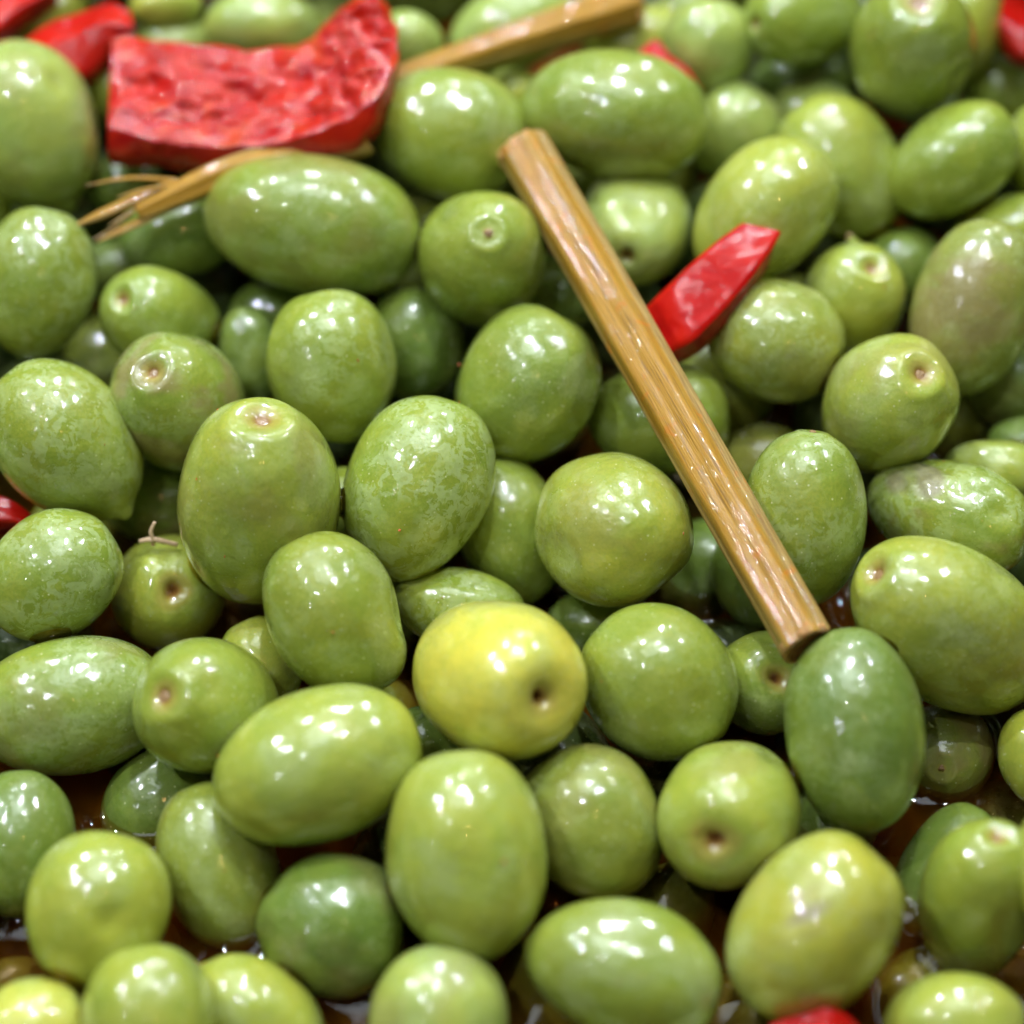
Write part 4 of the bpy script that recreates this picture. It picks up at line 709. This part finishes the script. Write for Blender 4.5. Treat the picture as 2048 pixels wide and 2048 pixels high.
# olives round the edge of the heap and those deep in it: six shapes that share their meshes
protos = []
for k in range(6):
    v, f, at = olive_shape(9, 9 * 1.25, ('s', 'H', '', 'c', '', 'n')[k], Matrix.Identity(3), 900 + k, 40, 48)
    o = mesh_obj('olive', v, f, M['olive'], attrs=at); protos.append(o)
used = set()
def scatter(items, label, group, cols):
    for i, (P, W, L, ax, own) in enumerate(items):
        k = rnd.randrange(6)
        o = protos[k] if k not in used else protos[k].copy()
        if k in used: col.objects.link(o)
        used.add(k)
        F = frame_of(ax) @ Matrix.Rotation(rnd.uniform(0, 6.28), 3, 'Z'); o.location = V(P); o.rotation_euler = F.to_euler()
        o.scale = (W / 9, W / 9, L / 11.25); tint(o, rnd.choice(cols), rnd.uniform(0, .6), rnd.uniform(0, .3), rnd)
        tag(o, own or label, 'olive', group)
scatter(BORDER, 'green olive of the heap just past the edge of the picture', 'olives round the edge of the heap', 'GGLLPD')
scatter(DEEP, 'olive buried deep in the heap, hardly showing', 'olives deep in the heap', 'EEEO')  # most get the E tint, with the shade of the gaps painted in

# ------------------------------------------------------------------ red pepper pieces
def catmull(pts, n):
    pts = [Vector(p) for p in pts]; out = []
    for k in range(n):
        t = k / (n - 1) * (len(pts) - 1); i = min(int(t), len(pts) - 2); u = t - i
        p1, p2 = pts[i], pts[i + 1]; p0 = pts[i - 1] if i > 0 else p1 * 2 - p2; p3 = pts[i + 2] if i + 2 < len(pts) else p2 * 2 - p1
        out.append(.5 * ((2 * p1) + (p2 - p0) * u + (2 * p0 - 5 * p1 + 4 * p2 - p3) * u * u + (3 * p1 - p0 - 3 * p2 + p3) * u ** 3))
    return out
from mathutils import noise as mn
def pepper(key, label, thick, n=90, m=44, wrinkle=.55, cup=1.0, face_mat='flesh'):
    R = PEPPER[key]; A, B, C = (catmull([r[k] for r in R], n) for k in range(3))
    org = (A[n // 2] + B[n // 2]) / 2
    e = bpy.data.objects.new('red_pepper_piece', None); e.empty_display_size = .005; col.objects.link(e); e.location = org * MM
    tag(e, label, 'red pepper', 'red pepper pieces among the olives')
    for k in range(n):
        t = k * .9 * (A[0] - A[-1]).length / n
        for L_, q_ in ((A, 0), (B, 11), (C, 23)):
            L_[k] = L_[k] + UP * (.55 * mn.noise(Vector((t * .42, q_, 3))) + .2 * mn.noise(Vector((t * 1.3, q_, 8)))) * min(1, wrinkle * 1.4) + RIGHT * .35 * mn.noise(Vector((t * .5, q_, 40))) * min(1, wrinkle)
    back = FWD * thick - UP * thick * .3
    face = []; edge = []
    ms = 26
    for i in range(n):
        a, b, c = A[i], B[i], C[i]
        nr = (b - a).cross(A[min(i + 1, n - 1)] - A[max(i - 1, 0)]).normalized()
        if nr.dot(FWD) > 0: nr = -nr
        endf = min(1, min(i, n - 1 - i) / 3)
        for j in range(m):
            s = j / (m - 1); w = min(1, min(s, 1 - s) * 6) * endf
            q = a.lerp(b, s); dd = (b - a).length
            qq = Vector((q.x * .15 + 7, q.y * .36 + 3, q.z * .36)); rn = (mn.fractal(qq, 1.0, 2.0, 2) * 1.5 + .35 * (1 - 2 * abs(mn.noise(qq * 2.3))) - .2)
            q = q + nr * (w * wrinkle * rn - cup * math.sin(math.pi * s) * .10 * dd * .3 * endf) - (nr * .45 * (1 - min(1, min(s, 1 - s) * 9)) ** 2)
            face.append((q - org) * MM)
        ring = []
        b0 = b - nr * .45; a0 = a - nr * .45
        seq = [b0, b0.lerp(c, .12) + nr * .10, b0.lerp(c, .5) + nr * .25, b0.lerp(c, .88) + nr * .10, c + back * .12, c + back * .6, c + back, a.lerp(c, .5) + back * 1.1, a + back, a + back * .5, a0]
        for k_ in range(ms):
            t = k_ / (ms - 1) * (len(seq) - 1); ii = min(int(t), len(seq) - 2); q = seq[ii].lerp(seq[ii + 1], t - ii)
            q = q + Vector((mn.noise(q * .5), mn.noise(q * .5 + Vector((9, 0, 0))), mn.noise(q * .5 + Vector((0, 9, 0))))) * (.16 if 0 < k_ < ms - 1 else 0)
            ring.append((q - org) * MM)
        edge += ring
    def gf(nn, mm): return [(i * mm + j, i * mm + j + 1, (i + 1) * mm + j + 1, (i + 1) * mm + j) for i in range(nn - 1) for j in range(mm - 1)]
    mesh_obj('inner_flesh', face, gf(n, m), M[face_mat], e)
    ef = gf(n, ms); ef.append(tuple(range(ms))); ef.append(tuple((n - 1) * ms + k for k in reversed(range(ms))))
    mesh_obj('outer_skin', edge, ef, M['skin'], e)
pepper('big', 'big curved slab of wet red pepper, wrinkled inner flesh facing up, at upper left', 3.0, n=170, m=70, wrinkle=1.0)
pepper('mid', 'small narrow strip of red pepper sticking out from behind the main stalk', 2.2, wrinkle=.12, cup=0, face_mat='smooth')
pepper('left', 'dark red pepper piece with a shiny pink end above the pale olive at top left', 3, wrinkle=.2, face_mat='smooth')
pepper('corner', 'blurred red pepper piece cut by the top left corner of the picture', 3, wrinkle=.2, face_mat='smooth')
pepper('topright', 'blurred red pepper piece at the right edge near the top right corner', 3, wrinkle=.2, face_mat='smooth')
pepper('pink', 'thin pinkish sliver of red pepper showing over the big sideways olive under the upper stalk', 1.5, wrinkle=.1, face_mat='smooth')
pepper('bottom', 'orange red bit of pepper at the bottom edge under the large yellowish olive', 2, wrinkle=.2, face_mat='smooth')
pepper('dark', 'dark red scrap of pepper in the shadow at the left edge', 2, wrinkle=.1, face_mat='smooth')

# ------------------------------------------------------------------ herb stalks
RIDGE = [(0, 1.05), (28, .90), (40, .97), (56, .90), (84, 1.04), (108, .89), (132, 1.03), (150, .95), (168, 1.04), (196, .89), (212, .98), (226, .91), (250, 1.04), (276, .92), (298, 1.04), (330, .89)]
def ridge(deg):
    deg %= 360
    for k in range(len(RIDGE)):
        a, r = RIDGE[k]; b, q = RIDGE[(k + 1) % len(RIDGE)]; bb = b if b > a else b + 360
        if a <= deg < bb or a <= deg + 360 < bb:
            u = ((deg if deg >= a else deg + 360) - a) / (bb - a); return r + (q - r) * u
    return 1
def tube(name, pts, radii, mat, parent, org, n=56, seg=70, ridged=True, roll=0, seed=0, ragged=0.0, closed=True, flat=1.0, local=True):
    """tube along a polyline; own frame so that its grain runs along z"""
    P = catmull(pts, seg); d = (P[-1] - P[0]).normalized(); F = frame_of(d); Ft = F.transposed()
    r_ = np.random.default_rng(seed); jit = [.5 * r_.normal() for _ in range(n)]; jit2 = [.5 * r_.normal() for _ in range(n)]
    v = []; f = []
    for i in range(seg):
        t = i / (seg - 1); x = t * (len(radii) - 1); k = min(int(x), len(radii) - 2); R = radii[k] + (radii[k + 1] - radii[k]) * (x - k)
        c = Ft @ (P[i] - P[0])
        for j in range(n):
            a = j / n * 360; rr = R * (ridge(a + roll) if ridged else 1 + .06 * math.sin(a / 57.3 * 3 + seed)) * (1 + .02 * mn.noise(Vector((i * .12, j * .2, seed))))
            zz = c.z + (ragged * jit[j] * max(0, 1 - i / 3) if i < 3 else 0) + (ragged * jit2[j] * max(0, 1 - (seg - 1 - i) / 3) if i > seg - 4 else 0)
            v.append((c.x + rr * math.cos(math.radians(a)), c.y + flat * rr * math.sin(math.radians(a)), zz))
    for i in range(seg - 1):
        for j in range(n): a = i * n + j; b = i * n + (j + 1) % n; f.append((a, b, b + n, a + n))
    if closed: f.append(tuple(reversed(range(n)))); f.append(tuple((seg - 1) * n + j for j in range(n)))
    o = mesh_obj(name, np.array(v) * MM, f, mat, parent); o.rotation_euler = F.to_euler(); o.location = (P[0] - org) * MM
    return o, P, F
def cut_end(P0, d, R, parent, org, seed, roll=0, n=48):
    """pithy cut face, slightly hollow and fibrous"""
    F = frame_of(d); r_ = np.random.default_rng(seed); v = [(0, 0, -.5)]; f = []
    rings = 9
    for i in range(1, rings + 1):
        for j in range(n):
            a = j / n * 360; rr = R * i / rings * ridge(a + roll); h = -.5 + .75 * (i / rings) ** 3 + .14 * r_.normal() * (i / rings)
            v.append((rr * math.cos(math.radians(a)), rr * math.sin(math.radians(a)), h))
    for j in range(n): f.append((0, 1 + j, 1 + (j + 1) % n))
    for i in range(rings - 1):
        for j in range(n): a = 1 + i * n + j; b = 1 + i * n + (j + 1) % n; f.append((a, a + n, b + n, b))
    nb = len(v)
    for j in range(n):
        x, y, h = v[1 + (rings - 1) * n + j]; v.append((x * 1.0, y * 1.0, -.9))
        a = 1 + (rings - 1) * n + j; b = 1 + (rings - 1) * n + (j + 1) % n; f.append((a, nb + j, nb + (j + 1) % n, b))
    o = mesh_obj('cut_end', np.array(v) * MM, f, M['pith'], parent); o.rotation_euler = F.to_euler(); o.location = (Vector(P0) - org) * MM
def stalk(a, b, r0, r1, label, bow=.5, roll=0, seed=1):
    a, b = Vector(a), Vector(b); org = (a + b) / 2
    e = bpy.data.objects.new('herb_stalk', None); e.empty_display_size = .005; col.objects.link(e); e.location = org * MM
    tag(e, label, 'stalk', 'herb stalks among the olives')
    mid = org + UP * 0 - FWD * bow; d = (b - a).normalized()
    tube('rind', [a, mid, b], [r0, (r0 + r1) / 2, r1], M['rind'], e, org, roll=roll, seed=seed, ragged=.22, closed=False, n=84, seg=110)
    cut_end(a, -d, r0 * .985, e, org, seed); cut_end(b, d, r1 * .985, e, org, seed + 1)
stalk(*STALK['main'], 3.95, 3.60, 'long ridged golden brown stalk lying across the olives right of centre', bow=.7, roll=12, seed=3)
stalk(*STALK['upper'], 1.7, 3.6, 'blurred brown stalk at the top running from the big pepper slab to the top edge', bow=.2, roll=40, seed=8)
def broken():
    a = Vector(STALK['broken'][0]); org = Vector(STALK['bend'][0])
    e = bpy.data.objects.new('herb_stalk', None); e.empty_display_size = .005; col.objects.link(e); e.location = org * MM
    tag(e, 'broken orange stalk with splintered ends poking out from under the big pepper slab', 'stalk', 'herb stalks among the olives')
    pts = [STALK['broken'][0], STALK['broken'][1], STALK['stub'][0], STALK['stub'][1]]
    tube('rind', pts, [1.5, 2.3, 2.5, 2.5, 2.5], M['rind'], e, org, seed=5, ragged=.5, n=60, seg=90)
    for k, (s, w) in enumerate(zip(SPLINTERS, (.42, 1.15, .95, .30, .35, .25))):
        tube('splinter', s, [w * 1.05, w, w * .9, w * .75, w * .2], M['rind'], e, org, n=20, seg=40, ridged=True, roll=31 * k, seed=20 + k, flat=.6, ragged=.5)
broken()
def fibre():
    org = Vector(FIBRE[0][1]); e = bpy.data.objects.new('plant_fibre', None); e.empty_display_size = .003; col.objects.link(e); e.location = org * MM
    tag(e, 'tiny forked whitish fibre lying on the olive with the orange hole', 'fibre')
    for k, s in enumerate(FIBRE):
        tube('strand', s, [.28, .40, .34] if k == 0 else [.36, .30, .24], M['fibre'], e, org, n=12, seg=16, ridged=False, seed=k, ragged=.1)
fibre()

# ------------------------------------------------------------------ oil held where olives touch, and specks of spice
def menisci():
    v = []; f = []; n = 40; prof = [(-1, 1.0), (-.6, .86), (-.2, .79), (.2, .79), (.6, .86), (1, 1.0)]
    for P, nn, gap in CONTACTS:
        F = frame_of(nn); R = rnd.uniform(2.3, 3.3); h = max(.1, R * R / 2 / 10.5 * 1.0 + gap / 2); c = Vector(P) + Vector(nn) * (-gap / 2)
        b = len(v); m = len(prof)
        for z, rr in prof:
            for j in range(n):
                a = j / n * 2 * math.pi; q = F @ Vector((R * rr * math.cos(a), R * rr * math.sin(a), h * z)); v.append((c + q) * MM)
        for i in range(m - 1):
            for j in range(n): a = b + i * n + j; d = b + i * n + (j + 1) % n; f.append((a, d, d + n, a + n))
    o = mesh_obj('oil_film', v, f, M['film']); tag(o, 'thin amber rings of oil held where the olives touch', kind='stuff')
menisci()
def flecks():
    v = []; f = []
    for P in FLECKS:
        for q in range(1 + rnd.randrange(2)):
            c = Vector(P) + Vector((rnd.uniform(-1, 1), rnd.uniform(-.5, .5), 0)) * (.0 if q == 0 else .8) - FWD * .04; s = rnd.uniform(.10, .26)
            b = len(v); u = [Vector((rnd.gauss(0, 1), rnd.gauss(0, 1), rnd.gauss(0, 1))).normalized() * s * rnd.uniform(.6, 1.2) for _ in range(3)]
            for sg in (1, -1):
                for w in u: v.append((c + w * sg) * MM)
            for a in ((0, 1, 2), (0, 2, 4), (0, 4, 5), (0, 5, 1), (3, 2, 1), (3, 1, 5), (3, 5, 4), (3, 4, 2)): f.append(tuple(b + x for x in a))
    o = mesh_obj('spice_specks', v, f, M['fleck'], smooth=False); tag(o, 'tiny reddish specks of spice on the olives', kind='stuff')
flecks()
